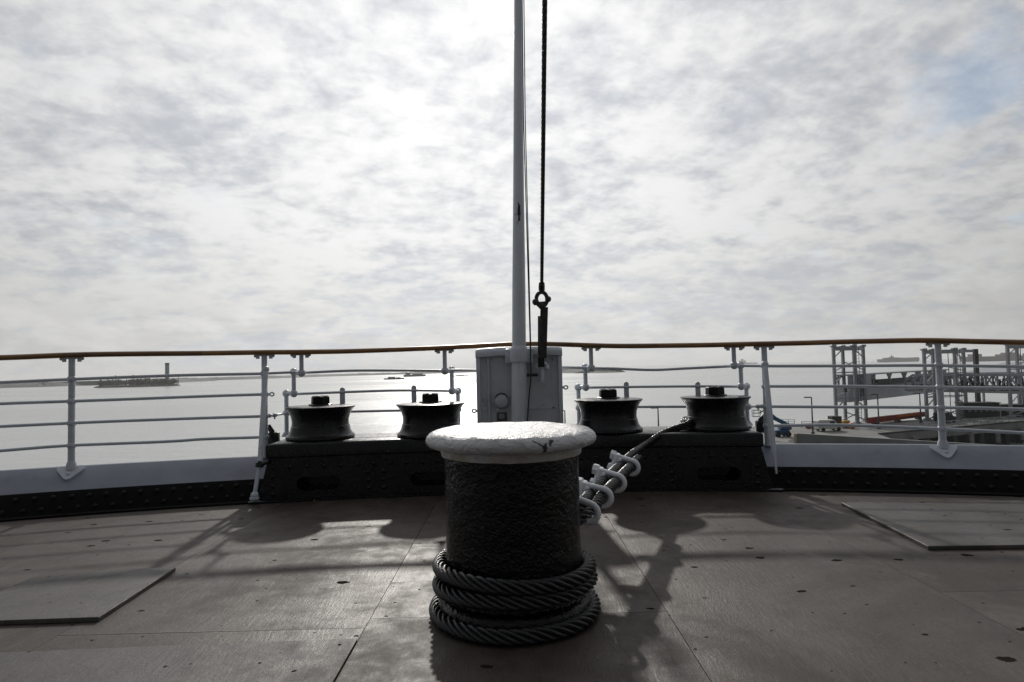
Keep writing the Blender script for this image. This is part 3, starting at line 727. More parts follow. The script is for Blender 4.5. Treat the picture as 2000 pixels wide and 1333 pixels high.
    for st_ in steps:
        b = MB(); bb = MB()
        for k, (x, y0, y1) in enumerate(st_):
            p1 = solve_plan(x, y1, lev[k]); p0 = solve_plan(x, y0, lev[k]); p0 = Vector((p1.x, p1.y, p0.z))
            if k == 0: p0.z = zhr(p0.x) - 0.040
            if k == 2: p1.z = 0.447
            b.tube([p0, p1], 0.0185, 12)
            if k: b.ball(p0, 0.034, 12)
            if k < 2:
                b.ball(p1, 0.034, 12)
                q = solve_plan(st_[k + 1][0], y1, lev[k + 1]); b.tube([p1, Vector((q.x, q.y, p1.z))], 0.018, 10)
            else:
                b.lathe([(0.045, 0), (0.042, 0.012), (0.03, 0.03), (0.02, 0.045)], p1, 14)
                rz_ = solve_plan(x, min(r3, key=lambda r_: abs(r_[0] - x))[1], lev[2]); b.ball(Vector((p1.x, p1.y, rz_.z)), 0.031, 12)
            if k == 0: tbracket(bb, Vector((p0.x, p0.y - 0.02, p0.z + 0.003)), plan_tan(p0.x))
        so = b.build('stepped_stanchion', 'white_paint', t); bb.build('handrail_bracket', 'white_paint', so)
    for x, y0, y1 in flats:
        p0 = solve_plan(x, y0, lambda x_: arcY(x_, 0.555)); zb = 0.447
        b = MB(); n_ = 10; w = 0.022
        outl = [(-w, zb), (w, zb)] + [(w * math.cos(math.pi * k / n_), p0.z - w + w * math.sin(math.pi * k / n_)) for k in range(n_ + 1)]
        for d in (-0.028, -0.016): b.v += [(p0.x + u, p0.y + d, z) for u, z in outl]
        m_ = len(outl); b.f += [tuple(range(m_)), tuple(m_ + k for k in reversed(range(m_)))]
        for k in range(m_): b.f.append((k, (k + 1) % m_, m_ + (k + 1) % m_, m_ + k))
        b.build('flat_bar', 'white_paint', t)
    # eye lugs and short turnbuckles that join the sections
    def lug(px, py, Y, sx):
        p = at(px, py, Y); b = MB()
        ringp = [p + Vector((0.017 * math.cos(a), 0, 0.014 * math.sin(a))) for a in [2 * math.pi * k / 16 for k in range(17)]]
        b.tube(ringp, 0.0065, 8, cap=False); b.tube([p + Vector((sx * 0.02, 0, 0)), p + Vector((sx * 0.065, 0, 0))], 0.011, 8)
        b.build('eye_lug', 'white_paint', t)
    if sgn < 0:
        lug(531, 770.5, 5.41, -1); lug(926, 803, 5.48, 1)
        p, q = at(522, 813, 5.41), at(562, 808, 5.68)
    else:
        lug(1105, 757, 5.48, -1); p, q = at(1492, 794, 5.41), at(1461, 795, 5.68)
    b = MB(); b.tube([p, q], 0.009, 8); m1 = p.lerp(q, 0.35)
    b.lathe([(0.010, -.03), (0.017, -.02), (0.019, 0), (0.017, .02), (0.010, .03)], m1, 10, axis=(q - p)); b.ball(p.lerp(q, .12), 0.018, 8); b.ball(p.lerp(q, .95), 0.027, 10)
    b.tube([m1, m1 + Vector((0, 0, -0.035))], 0.007, 6)
    b.build('turnbuckle', 'white_paint', t)

# ------------------------------------------------------------------ mast box, mast and rigging
BX0, BX1, BY, BZ = -0.306, 0.414, 5.40, 1.153
bx = thing('mast_box', 'grey painted steel box behind the mast foot at the stern rail', 'mast box', loc=(0, 0, 0))
bp = MB(); bp.box((BX0 + 0.03, BY + 0.03, 0.4495), (BX1 - 0.03, 5.545, BZ - 0.004)); bp.build('back_panel', 'panel_paint', bx)
for x0, x1 in ((BX0, BX0 + 0.034), (BX1 - 0.034, BX1)):
    MB().bbox((x0, BY, 0.4495), (x1, 5.548, BZ - 0.01), 0.006).build('side_flange', 'white_paint', bx)
# rounded top
tb = MB(); prof = []
for k in range(9):
    a = math.pi * 0.5 * k / 8; prof.append((BY - 0.012 + 0.05 - 0.05 * math.sin(math.pi / 2 - a), BZ - 0.028 + 0.05 * math.sin(a)))
prof = [(BY - 0.012, BZ - 0.05)] + prof + [(5.550, BZ + 0.022), (5.550, BZ - 0.05)]
n_ = len(prof)
for x, dz in ((BX0 - 0.003, -0.014), (BX0 + 0.03, -0.006), (-0.1, 0.004), (0.2, 0.004), (BX1 - 0.03, -0.004), (BX1 + 0.003, -0.012)):
    tb.v += [(x, y, z + dz) for y, z in prof]
for i in range(5):
    for k in range(n_): tb.f.append((i * n_ + k, i * n_ + (k + 1) % n_, (i + 1) * n_ + (k + 1) % n_, (i + 1) * n_ + k))
tb.f += [tuple(range(n_)), tuple(5 * n_ + k for k in reversed(range(n_)))]
tb.build('rounded_top', 'white_paint', bx, smooth=50)
# panel strips (raised laps)
for (x0, z0), (x1, z1), w in (((-0.275, 1.06), (0.385, 1.065), 0.016), ((-0.275, 0.655), (0.385, 0.66), 0.014), ((0.335, 0.46), (0.335, 1.1), 0.014), ((-0.215, 0.46), (-0.215, 1.1), 0.012)):
    MB().bar((x0, BY + 0.0285, z0), (x1, BY + 0.0285, z1), 0.008 if abs(x1 - x0) > .1 else w, w if abs(x1 - x0) > .1 else 0.008).build('lap_strip', 'panel_paint', bx)
pz = at(956, 823, BY)
MB().tube([(pz.x, BY + 0.015, 0.455), (pz.x, BY + 0.015, 1.085)], 0.010, 10).lathe([(0.011, -.012), (0.016, -.01), (0.016, .01), (0.011, .012)], (pz.x, BY + 0.015, 0.79), 10).build('conduit', 'panel_paint', bx)
bc = at(980, 784, BY)
bs = MB().lathe([(0.068, 0), (0.068, 0.012), (0.060, 0.020), (0.057, 0.050), (0.050, 0.060), (0.03, 0.066), (0.001, 0.067)], (bc.x, BY + 0.032, bc.z), 24, axis=(0, -1, 0)).build('round_cowl', 'panel_paint', bx)
tm = MB()
for k in range(9):
    a = R(20 + 140 * k / 8); a2 = R(20 + 140 * (k + 1) / 8)
    if k < 8: tm.bar((bc.x + 0.067 * math.cos(a), BY - 0.006, bc.z + 0.067 * math.sin(a) + 0.012), (bc.x + 0.067 * math.cos(a2), BY - 0.006, bc.z + 0.067 * math.sin(a2) + 0.012), 0.05, 0.008)
tm.build('cowl_hood', 'panel_paint', bs)
lp = at(980, 814, BY)
pl = MB().bbox((lp.x - 0.042, BY + 0.017, lp.z - 0.045), (lp.x + 0.042, BY + 0.031, lp.z + 0.035), 0.003).build('notice_plate', 'label_dark', bx)
MB().box((lp.x - 0.022, BY + 0.0142, lp.z - 0.018), (lp.x + 0.022, BY + 0.0168, lp.z + 0.02)).build('notice_print', 'label_pale', pl)
for (px, py) in ((951, 706), (1088, 706), (948, 790), (1090, 790), (1062, 790)):
    p = at(px, py, BY); MB().lathe([(0.010, 0), (0.009, 0.005), (0.004, 0.008)], (p.x, BY + 0.031, p.z), 10, axis=(0, -1, 0)).build('bolt', 'panel_paint', bx)

# mast (ensign staff)
mb_ = at(1013.5, 821, 5.325); mt_ = at(1011.2, 0, 5.325); mdir = (mt_ - mb_).normalized()
ms = thing('flagstaff', 'tall white painted tapering mast standing against the grey box', 'mast', loc=(mb_.x, 5.325, 0.449))
o3 = Vector((mb_.x, 5.325, 0.449)); zlen = lambda z: mdir * (z / mdir.z)
b = MB(); base = Vector((0, 0, 0)) + zlen(-0.0)
b.tube([zlen(0.0), zlen(0.3), zlen(0.655)], [0.064, 0.063, 0.0625], 28); 
b.build('lower_tube', 'mast_paint', ms)
b = MB(); zs = [0.56, 0.8, 1.2, 2.0, 3.0, 4.2, 6.5]; b.tube([zlen(z) for z in zs], [0.0575, 0.057, 0.055, 0.046, 0.0375, 0.029, 0.024], 28)
b.build('upper_spar', 'mast_paint', ms)
# collar bracket: half ring round the mast with two ears
cz = at(1013, 692, 5.325).z - 0.449; cc = zlen(cz)
b = MB(); b.lathe([(0.062, -0.062), (0.078, -0.066), (0.080, -0.03), (0.080, 0.030), (0.072, 0.050), (0.060, 0.066), (0.056, 0.067)], cc, 32, axis=mdir)
for s_ in (-1, 1):
    b.bbox((cc.x + s_ * 0.084 - 0.030, cc.y - 0.02, cc.z - 0.075), (cc.x + s_ * 0.084 + 0.030, cc.y + 0.070, cc.z + 0.045), 0.008)
b.build('collar', 'white_paint', ms)
# halyard lines by the mast
ha = thing('halyard', 'pair of thin dark halyard lines running beside the mast', 'halyard', loc=tuple(at(1036, 690, 5.270)))
hloc = Vector(ha.location)
top_p = zlen(4.3) + o3
for dx, tail in ((0.0, True), (0.014, False)):
    p = at(1036, 690, 5.270) + Vector((dx * 0.3, 0, 0)); q = at(1022.5, 230, 5.270) + Vector((dx, 0, 0)); u = top_p + Vector((0.03 + dx, -0.02, 0))
    MB().tube([p - hloc, q - hloc, u - hloc], 0.0042, 6).build('line', 'line_dark', ha)
MB().tube([hloc - hloc, at(1037, 735, 5.270) - hloc, at(1033, 780, 5.280) - hloc, at(1030, 825, 5.280) - hloc, at(1029, 846, 5.280) - hloc], 0.006, 6).build('line', 'line_dark', ha)

# wire stay with shackle and link plates
w0 = at(1058, 560, 5.22); wdir = (at(1064, 0, 3.35) - w0)
st = thing('wire_stay', 'black wire stay with shackle and flat link plates beside the mast', 'wire stay', loc=tuple(w0))
def lobed(nl, per, depth):
    return [1 - depth * (1 - abs(math.sin(math.pi * nl * k / (nl * per))) ) for k in range(nl * per)]
b = MB(); N = 700; b.tube([wdir * (i / N * 2.2) for i in range(N + 1)], 0.0145, prof=lobed(6, 5, 0.30), twist=26.0)
b.build('wire', 'stay_rope', st, smooth=70)
ud = wdir.normalized()
MB().lathe([(0.012, 0.045), (0.024, 0.035), (0.026, 0.0), (0.026, -0.045), (0.019, -0.062)], (0, 0, 0), 16, axis=ud).build('socket', 'rig_iron', st)
sc = at(1058, 585, 5.220) - w0
b = MB()
ringp = [sc + Vector((0.044 * math.cos(a), 0, 0.058 * math.sin(a))) for a in [2 * math.pi * k / 28 for k in range(29)]]
b.tube(ringp, 0.016, 10, cap=False)
b.tube([sc + Vector((-0.066, 0, -0.034)), sc + Vector((0.04, 0, -0.030))], 0.015, 10); b.ball(sc + Vector((0.052, 0, 0.0)), 0.026, 10); b.ball(sc + Vector((-0.05, 0, -0.02)), 0.028, 10); b.ball(sc + Vector((0.0, 0, -0.055)), 0.030, 10)
b.build('shackle', 'rig_iron', st)
p0 = at(1063, 600, 5.230) - w0; p1 = at(1060, 700, 5.270) - w0
b = MB(); b.bar(p0, p1, 0.062, 0.018); b.build('link_plate', 'rig_iron', st)
q0 = at(1054, 618, 5.345) - w0; q1 = at(1054, 712, 5.325) - w0
MB().bar(q0, q1, 0.030, 0.018).build('link_plate', 'rig_iron', st)
MB().bar(p1 + Vector((-0.012, 0, 0.02)), at(1057, 716, 5.310) - w0, 0.05, 0.03).build('link_end', 'rig_iron', st)
# lower shackle, painted, fixed to the box
lc = at(1059, 718, 5.330) - w0
b = MB(); b.tube([lc + Vector((0.042 * math.cos(a), 0.0, 0.034 * math.sin(a))) for a in [R(200 - 220 * k / 14) for k in range(15)]], 0.015, 10)
b.ball(lc + Vector((0.038, 0, -0.004)), 0.022, 10); b.ball(lc + Vector((-0.036, 0, -0.004)), 0.020, 10); b.bbox(tuple(lc + Vector((-0.016, -0.014, -0.135))), tuple(lc + Vector((0.016, 0.014, -0.02))), 0.012)
b.tube([lc + Vector((0, 0, -0.05)), lc + Vector((0, 0.12, -0.05))], 0.014, 8); b.build('lower_shackle', 'white_paint', st)
cl_ = at(1034, 733, 5.340) - w0; MB().tube([cl_ + Vector((-0.04, 0, 0)), cl_ + Vector((0.07, 0, 0))], 0.013, 8).build('cleat', 'rig_iron', st)

# ------------------------------------------------------------------ bollard and mooring wire
BO = Vector((-0.014, 2.69, 0.0))
bo = thing('bollard', 'big black bollard with flaking white mushroom cap in the foreground', 'bollard', loc=tuple(BO))
b = MB(); prof = [(0.300, 0.0), (0.312, 0.006), (0.314, 0.060), (0.308, 0.078), (0.290, 0.086), (0.2775, 0.094)]
for k in range(28): prof.append((0.276 + 0.001 * math.sin(k), 0.10 + 0.545 * k / 27))
b.lathe(prof, n=96)
o = b.build('bollard_post', 'lumpy_black', bo, smooth=60)
cap = [(0.2795, 0.6455), (0.287, 0.648), (0.289, 0.664), (0.285, 0.677), (0.296, 0.680), (0.322, 0.683), (0.340, 0.690), (0.3505, 0.702), (0.3515, 0.714), (0.347, 0.727), (0.336, 0.739), (0.322, 0.7465), (0.300, 0.7505), (0.25, 0.7535), (0.18, 0.7560), (0.1, 0.7575), (0.02, 0.758)]
b = MB(); b.lathe(cap, n=128)
vv = []
for v in b.v:
    p = Vector(v); nz = noise.noise(p * 9) * 0.004 + noise.noise(p * 22 + Vector((5, 0, 0))) * 0.0022
    rr = math.hypot(p.x, p.y); vv.append((p.x * (1 + nz * 0.8 / max(rr, .05) * (rr > 0.2)), p.y * (1 + nz * 0.8 / max(rr, .05) * (rr > 0.2)), p.z + nz * 0.8))
b.v = vv; b.build('bollard_cap', 'cap_white', bo, smooth=60)

# wire rope: coil round the foot, then two parts clipped together up to the roller
RR = 0.030
LOB = lobed(6, 9, 0.34); TW = 25.0
def ringp(r_, z_, a): return BO + Vector((r_ * math.cos(a), r_ * math.sin(a), z_))
lv = [(0.321, 0.031), (0.305, 0.137), (0.304, 0.199)]
path = []
A0 = R(100)           # start at the back
for k in range(3):
    n_ = 100
    for i in range(n_):
        a = A0 - 2 * math.pi * (i / n_)   # runs clockwise seen from above
        f = i / n_; r_, z_ = lv[k]
        if k < 2:
            r2, z2 = lv[k + 1]; s_ = max(0, (f - 0.80) / 0.20); s_ = s_ * s_ * (3 - 2 * s_)
            r_, z_ = r_ + (r2 - r_) * s_, z_ + (z2 - z_) * s_
        wob = max(0.0, 0.005 * math.sin(2 * a + k * 1.7) + 0.004 * math.sin(3 * a + k))
        path.append(ringp(r_ + wob, z_ + (0.008 * math.sin(a + 0.6 + 2 * k) + 0.003 * math.sin(3 * a + k)) * (k > 0) + 0.001, a))
ROPE_A = at(1265, 868, 4.95); ROPE_B = at(1128, 1003, 2.85)
td = (ROPE_A - ROPE_B).normalized(); e1 = td.cross(Vector((0, 0, 1))).normalized(); e2 = e1.cross(td).normalized()
# right-hand leg leaves the coil top behind the bollard
legB = ROPE_B + td * 0.10
legL, legR = -e1 * 0.030 + e2 * 0.004, e1 * 0.030 - e2 * 0.004
coil_end = path[-1]
tail = [coil_end + Vector((0.10, 0.03, 0.03)), legB + legL - td * 0.05]
up1 = [ROPE_B.lerp(ROPE_A, t) + legL * (1 - max(0, t - .72) * 2.4) for t in (0.2, 0.4, 0.6, 0.78)]
rest = [at(1262, 869.5, 4.98), at(1290, 851, 5.22), at(1312, 840.5, 5.33)]
RX = at(1397, 788, YR).x
wrap = [Vector((RX + 0.262 * math.cos(a), YR + 0.262 * math.sin(a), 0.515)) for a in (R(205), R(182), R(160), R(135), R(110))]
wrap[0].z = 0.505; wrap[1].z = 0.515; wrap[0] = Vector((RX + 0.275 * math.cos(R(205)), YR + 0.275 * math.sin(R(205)), 0.507))
off_board = [Vector((RX + 0.6, 6.6, 0.3)), Vector((RX + 2.0, 9.5, -3.0)), Vector((RX + 5.5, 16, -9.5))]
full = path + smooth_path([coil_end] + tail + up1 + rest + wrap + off_board, 26)[1:]
# resample evenly so that the lay is regular
def resample(P, step):
    o = [P[0]]; acc = 0.0
    for a, b_ in zip(P, P[1:]):
        L = (b_ - a).length
        if L < 1e-9: continue
        d = step - acc
        while d <= L: o.append(a.lerp(b_, d / L)); d += step
        acc = (acc + L) % step if True else 0
    return o
full = resample(full, 0.011)
mw = thing('mooring_wire', 'thick black wire rope coiled round the bollard foot and led to the roller', 'wire rope', loc=tuple(BO))
b = MB().tube([p - BO for p in full], RR, prof=LOB, twist=TW); b.build('wire_rope', 'rope_black', mw, smooth=45)
# returned end of the eye, held by the clips
ret = smooth_path([BO + Vector((-0.05, 0.31, 0.262)), BO + Vector((0.12, 0.305, 0.268)), ROPE_B + legR * 1.0 + Vector((-0.02, 0.05, -0.03)), ROPE_B.lerp(ROPE_A, 0.2) + legR, ROPE_B.lerp(ROPE_A, 0.45) + legR, ROPE_B.lerp(ROPE_A, 0.70) + legR], 20)
MB().tube([p - BO for p in resample(ret, 0.011)], RR, prof=LOB, twist=TW).build('returned_end', 'rope_black', mw, smooth=45)
# bulldog clips
w_ = 0.041; rd = 0.0150
# local frame: x = U direction (bend at +x), z = across legs, y = along rope
P = [Vector((-0.095, 0, w_)), Vector((0.0, 0, w_))] + [Vector((0.036 + w_ * math.sin(a), 0, w_ * math.cos(a))) for a in [math.pi * k / 14 for k in range(15)]] + [Vector((0.0, 0, -w_)), Vector((-0.095, 0, -w_))]
UB = MB().tube(P, rd, 10).mesh('u_bolt', 'clip_paint')
sd = MB(); sd.bbox((-0.080, -0.030, -0.058), (-0.050, 0.030, 0.058), 0.009); sd.bbox((-0.062, -0.030, -0.040), (-0.030, 0.030, 0.040), 0.012)
sd.tube([Vector((-0.064, 0, -0.05)), Vector((-0.064, 0, 0.05))], [0.026, 0.026], 10)
SD = sd.mesh('saddle', 'clip_paint')
NT = MB().lathe([(0.028, -0.017), (0.030, -0.012), (0.030, 0.012), (0.025, 0.017)], n=6, axis=(1, 0, 0)).mesh('nut', 'clip_paint', 30)
tl = (ROPE_A - ROPE_B).length
clip_px = [(1222, 'farthest from the bollard'), (1190, 'second farthest from the bollard'), (1160, 'third farthest from the bollard'), (1133, 'second nearest, partly behind the bollard'), (1113, 'nearest, almost hidden behind the bollard')]
ts = [0.44, 0.665, 0.835, 0.970, None]
for i, ((px, lab), t_) in enumerate(zip(clip_px, ts)):
    p = ROPE_A.lerp(ROPE_B, t_) if t_ is not None else ROPE_B + Vector((-0.055, 0.085, -0.035))
    c = thing('wire_clip', 'white painted wire rope clip, %s' % lab, 'rope clip', 'five clips on the mooring wire', tuple(p))
    tilt = R(14 + random.uniform(-8, 8))
    xa = (e1 * math.cos(tilt) - e2 * math.sin(tilt)).normalized(); za = (e2 * math.cos(tilt) + e1 * math.sin(tilt)).normalized(); ya = za.cross(xa)
    M = Matrix((xa, ya, za)).transposed(); c.rotation_euler = (M.to_euler())
    link('u_bolt', UB, c); link('saddle', SD, c)
    for z in (-w_, w_): link('nut', NT, c, (-0.090, 0, z), (random.uniform(0, 1), 0, 0))

#PART2
# ------------------------------------------------------------------ harbour water
wb = MB().add([(-11500, -6000, WATER), (11500, -6000, WATER), (11500, 11500, WATER), (-11500, 11500, WATER)], [(0, 1, 2, 3)])
struct(wb.build('harbour_water', 'harbour_water', smooth=0))
def ground(px, py, z):
    d = fwd * FPX + cr * (px - 1000) + cu * (666.5 - py)
    return EYEV + d * ((z - EYE) / d.z)

def mound(name, pts, h, depth, m, seed=0, jag=0.35, step=None, base=WATER - 0.5):
    "long low ridge of land along a waterline (list of points), with an uneven crest"
    P = smooth_path(pts, 40); n = len(P); b = MB()
    for i, p in enumerate(P):
        t = (P[min(i + 1, n - 1)] - P[max(i - 1, 0)]).normalized(); nv = Vector((-t.y, t.x, 0))
        if nv.y < 0: nv = -nv
        e = min(1.0, i / 5, (n - 1 - i) / 5) ** 0.6
        hh = (h(i / (n - 1)) if callable(h) else h) * e * (1 + jag * noise.noise((i * 0.31, seed, 0)) + jag * 0.8 * noise.noise((i * 1.3, seed, 4)))
        for f, zf in ((0, 0.0), (0.12, 0.45), (0.4, 1.0), (0.7, 0.9), (1.0, 0.0)):
            q = p + nv * depth * f; b.v.append((q.x, q.y, base + (hh + 0.5) * zf))
    for i in range(n - 1):
        for k in range(4): b.f.append((i * 5 + k, i * 5 + k + 1, (i + 1) * 5 + k + 1, (i + 1) * 5 + k))
    return b.build(name, m, smooth=60)
def clumps(b, c, r, k, rnd):
    "a leafy clump: many small tilted faces in an ellipsoid"
    for _ in range(k):
        d = Vector((rnd.gauss(0, 1), rnd.gauss(0, 1), rnd.gauss(0, 1))).normalized() * (rnd.random() ** 0.4)
        p = Vector(c) + Vector((d.x * r[0], d.y * r[1], d.z * r[2])); s_ = rnd.uniform(0.35, 0.8) * min(r) * 0.5
        u = Vector((rnd.gauss(0, 1), rnd.gauss(0, 1), rnd.gauss(0, 1))).normalized(); v = u.orthogonal().normalized(); w = u.cross(v)
        b.add([p - v * s_ - w * s_ * .6, p + v * s_ - w * s_ * .6, p + v * s_ * .7 + w * s_ * .8, p - v * s_ * .7 + w * s_ * .8], [(0, 1, 2, 3)])
rn = random.Random(3)
struct(mound('far_shore', [ground(x, y, WATER) for x, y in ((-240, 764), (-100, 761), (0, 758.5), (150, 754), (350, 745.5), (510, 740.5), (700, 734), (880, 729.5), (1010, 724.8))], lambda f: 10.5 - 2.0 * f, 160, 'shore', 2))
struct(mound('breakwater', [ground(x, y, WATER) for x, y in ((1030, 730), (1090, 729.5), (1160, 729), (1206, 728.0), (1216, 727.2))], lambda f: 11.0 - 4.5 * f, 120, 'shore', 9, 0.25))
bt = MB()
for k in range(16):
    p = ground(1145 + 66 * k / 15 + rn.uniform(-2, 2), 728, WATER); z = WATER + 7.0
    clumps(bt, (p.x, p.y + 40, z + rn.uniform(2, 5)), (rn.uniform(2.5, 5), 4, rn.uniform(2, 4)), 22, rn)
o = bt.build('breakwater_trees', 'leaf', smooth=0); tag(o, 'sparse line of trees on the low land right of the mast box', 'trees'); o['kind'] = 'stuff'
# island with drilling tower
isl = thing('island', 'small wooded island on the water behind the left railing', 'island', loc=tuple(ground(246, 757, WATER)))
IL = Vector(isl.location)
i0, i1 = ground(178, 758.5, WATER), ground(347, 754.5, WATER); wI = (i1 - i0).length
m_ = MB(); n_ = 40
for i in range(n_):
    a = 2 * math.pi * i / n_; rx = wI / 2 * (1 + 0.05 * noise.noise((i * .5, 1, 1))); ry = 34
    for f, z in ((1.0, -0.6), (0.97, 1.6 + 0.6 * noise.noise((i * 1.1, 5, 2))), (0.88, 3.2)): m_.v.append((rx * f * math.cos(a), ry * f * math.sin(a) + ry, z))
for i in range(n_):
    for k in range(2): j = (i + 1) % n_; m_.f.append((i * 3 + k, j * 3 + k, j * 3 + k + 1, i * 3 + k + 1))
m_.f.append(tuple(i * 3 + 2 for i in range(n_)))
m_.build('rocky_shore', 'rock', isl)
vg = MB()
for k in range(95):
    u = rn.uniform(-0.86, 0.9); y = 34 + rn.uniform(-24, 20) * math.sqrt(1 - u * u); hgt = rn.uniform(6.0, 13.0) * (1.0 - 0.25 * abs(u))
    clumps(vg, (u * wI / 2, y, 3 + hgt * 0.5), (rn.uniform(3, 6.5), 4, hgt * 0.62), 44, rn)
o = vg.build('thicket', 'leaf', isl, smooth=0); o['kind'] = 'stuff'
tw = thing('island_tower', 'tall slim blue grey tower standing on the wooded island', 'tower', loc=tuple(IL + Vector((0.36 * wI, 30, 3))))
hT = 37.0
tb = MB(); tb.box((-2.4, -2.4, 0), (2.4, 2.4, hT - 3)); tb.build('shaft', 'tower_blue', tw, smooth=0)
tb = MB(); tb.box((-2.6, -2.6, hT - 2.98), (2.6, 2.6, hT)); tb.build('top_storey', 'hull_dark', tw, smooth=0)
for k in range(5):
    MB().box((-2.5, -2.5, 4 + 4 * k), (2.5, -2.42, 4.6 + 4 * k)).build('band', 'tower_paint', tw, smooth=0)
def palm(px, h, lab):
    p = ground(px, 757.5 - 0.02 * (px - 180), WATER); t = thing('palm_tree', lab, 'palm tree', 'palms on the island', (p.x, p.y + 22, WATER + 2.5))
    MB().tube([(0, 0, 0), (rn.uniform(-.4, .4), 0, h * .6), (rn.uniform(-.6, .6), 0, h)], [0.7, 0.55, 0.45], 6).build('trunk', 'bark', t)
    b = MB()
    for k in range(15):
        a = 2 * math.pi * k / 15 + rn.uniform(-.2, .2); L = rn.uniform(2.2, 3.4); dr = rn.uniform(-1.6, 1.0)
        d = Vector((math.cos(a), math.sin(a), 0)); s_ = Vector((-d.y, d.x, 0)) * 0.42; c = Vector((0, 0, h))
        b.add([c, c + d * L * .5 + Vector((0, 0, .9 + dr * .3)) + s_, c + d * L + Vector((0, 0, dr)), c + d * L * .5 + Vector((0, 0, .9 + dr * .3)) - s_], [(0, 1, 2, 3)])
    b.build('crown', 'leaf', t, smooth=0)
for px, h, lab in ((196, 15, 'leftmost palm on the wooded island'), (211, 17, 'second palm from the left on the wooded island'), (216, 15, 'third palm from the left on the wooded island'),
                (232, 15.5, 'fourth palm from the left on the wooded island'), (246, 17.5, 'tallest palm near the middle of the wooded island'), (262, 15, 'palm right of the middle on the wooded island'), (293, 16, 'palm just left of the island tower'), (335, 15, 'palm just right of the island tower')):
    palm(px, h, lab)

# ------------------------------------------------------------------ boats and ships
def hullm(L, Bm, z0, z1, m, parent, rake=0.06, name='hull'):
    b = MB(); pl = [(-.5, -.42), (-.46, -.5), (.36, -.5), (.46, -.3), (.5, 0), (.46, .3), (.36, .5), (-.46, .5), (-.5, .42)]; n = len(pl)
    for z, f in ((z0, 1 - rake), (z1, 1.0)): b.v += [(x * L * f, y * Bm, z) for x, y in pl]
    b.f += [tuple(range(n)), tuple(n + k for k in reversed(range(n)))]
    for k in range(n): b.f.append((k, (k + 1) % n, n + (k + 1) % n, n + k))
    return b.build(name, m, parent, smooth=30)
def ship(name, label, cat, px0, px1, py, hull_px, m, rz=0.0, flip=False):
    a = ground((px0 + px1) / 2, py, WATER); L = (px1 - px0) * a.y / FPX / math.cos(rz) * 1.0
    t = thing(name, label, cat, loc=(a.x, a.y, WATER), rz=rz + (math.pi if flip else 0)); u = a.y / FPX
    hullm(L, L * 0.15, -1, hull_px * u, m, t); return t, L, u
t, L, u = ship('container_ship', 'distant hazy grey cargo ship between the two harbour towers', 'ship', 1715, 1797, 707.5, 6.2, 'hull_grey')
for k in range(13):
    x = -0.36 * L + k * L * 0.062; hh = rn.uniform(1.6, 2.9) * u
    MB().box((x, -L * .06, 6.1 * u), (x + L * 0.056, L * .06, 6.1 * u + hh)).build('container_stack', 'hull_grey', t, smooth=0)
MB().box((-0.19 * L, -L * .06, 6 * u), (-0.15 * L, L * .06, 11.0 * u)).box((-0.178 * L, -2, 11 * u), (-0.165 * L, 2, 14 * u)).build('bridge', 'hull_grey', t, smooth=0)
t, L, u = ship('container_ship', 'distant dull red cargo ship behind the right harbour towers', 'ship', 1880, 2060, 705, 9.5, 'hull_red')
MB().box((-0.40 * L, -L * .06, 9.4 * u), (-0.33 * L, L * .06, 14.5 * u)).build('bridge', 'hull_red', t, smooth=0)
for x, w, h in ((-0.10, 0.05, 3.5), (-0.04, 0.07, 6.5), (0.04, 0.05, 2.6), (0.2, 0.1, 4.0), (0.32, 0.06, 2.5)):
    MB().box((x * L, -L * .06, 9.4 * u), ((x + w) * L, L * .06, (9.5 + h) * u)).build('deck_house', 'hull_red', t, smooth=0)
t, L, u = ship('barge', 'low dark barge with deckhouse on the water left of the mast box', 'barge', 750, 790, 741.5, 2.6, 'hull_dark')
MB().box((-0.3 * L, -2, 2.55 * u), (0.05 * L, 2, 5 * u)).box((0.1 * L, -2, 2.55 * u), (0.3 * L, 2, 3.8 * u)).build('deck_house', 'hull_dark', t, smooth=0)
t, L, u = ship('cargo_ship', 'hazy grey ship on the water just above the dark barge', 'ship', 788, 832, 736.0, 4.0, 'hull_grey')
MB().box((-0.4 * L, -3, 3.95 * u), (-0.2 * L, 3, 8 * u)).box((-.1 * L, -3, 3.95 * u), (0.35 * L, 3, 5.5 * u)).build('deck_house', 'hull_grey', t, smooth=0)
t, L, u = ship('ferry', 'low white boat on the water beside the left edge of the mast box', 'boat', 884, 916, 735.5, 1.7, 'ship_white')
MB().box((-0.3 * L, -2, 1.65 * u), (0.2 * L, 2, 2.6 * u)).build('deck_house', 'ship_white', t, smooth=0)
t, L, u = ship('work_boat', 'tiny distant work boat with crane above the right railing joint', 'boat', 1434, 1480, 711.5, 2.6, 'hull_grey')
MB().box((-0.3 * L, -6, 2.55 * u), (0.0 * L, 6, 7 * u)).box((-0.2 * L, -3, 7 * u), (-0.1 * L, 3, 10 * u)).build('deck_house', 'hull_grey', t, smooth=0)
MB().bar((0.05 * L, 0, 2.5 * u), (0.32 * L, 0, 9.5 * u), 2.0).bar((0.2 * L, 0, 2.5 * u), (0.40 * L, 0, 7 * u), 1.6).build('crane_boom', 'hull_grey', t, smooth=0)

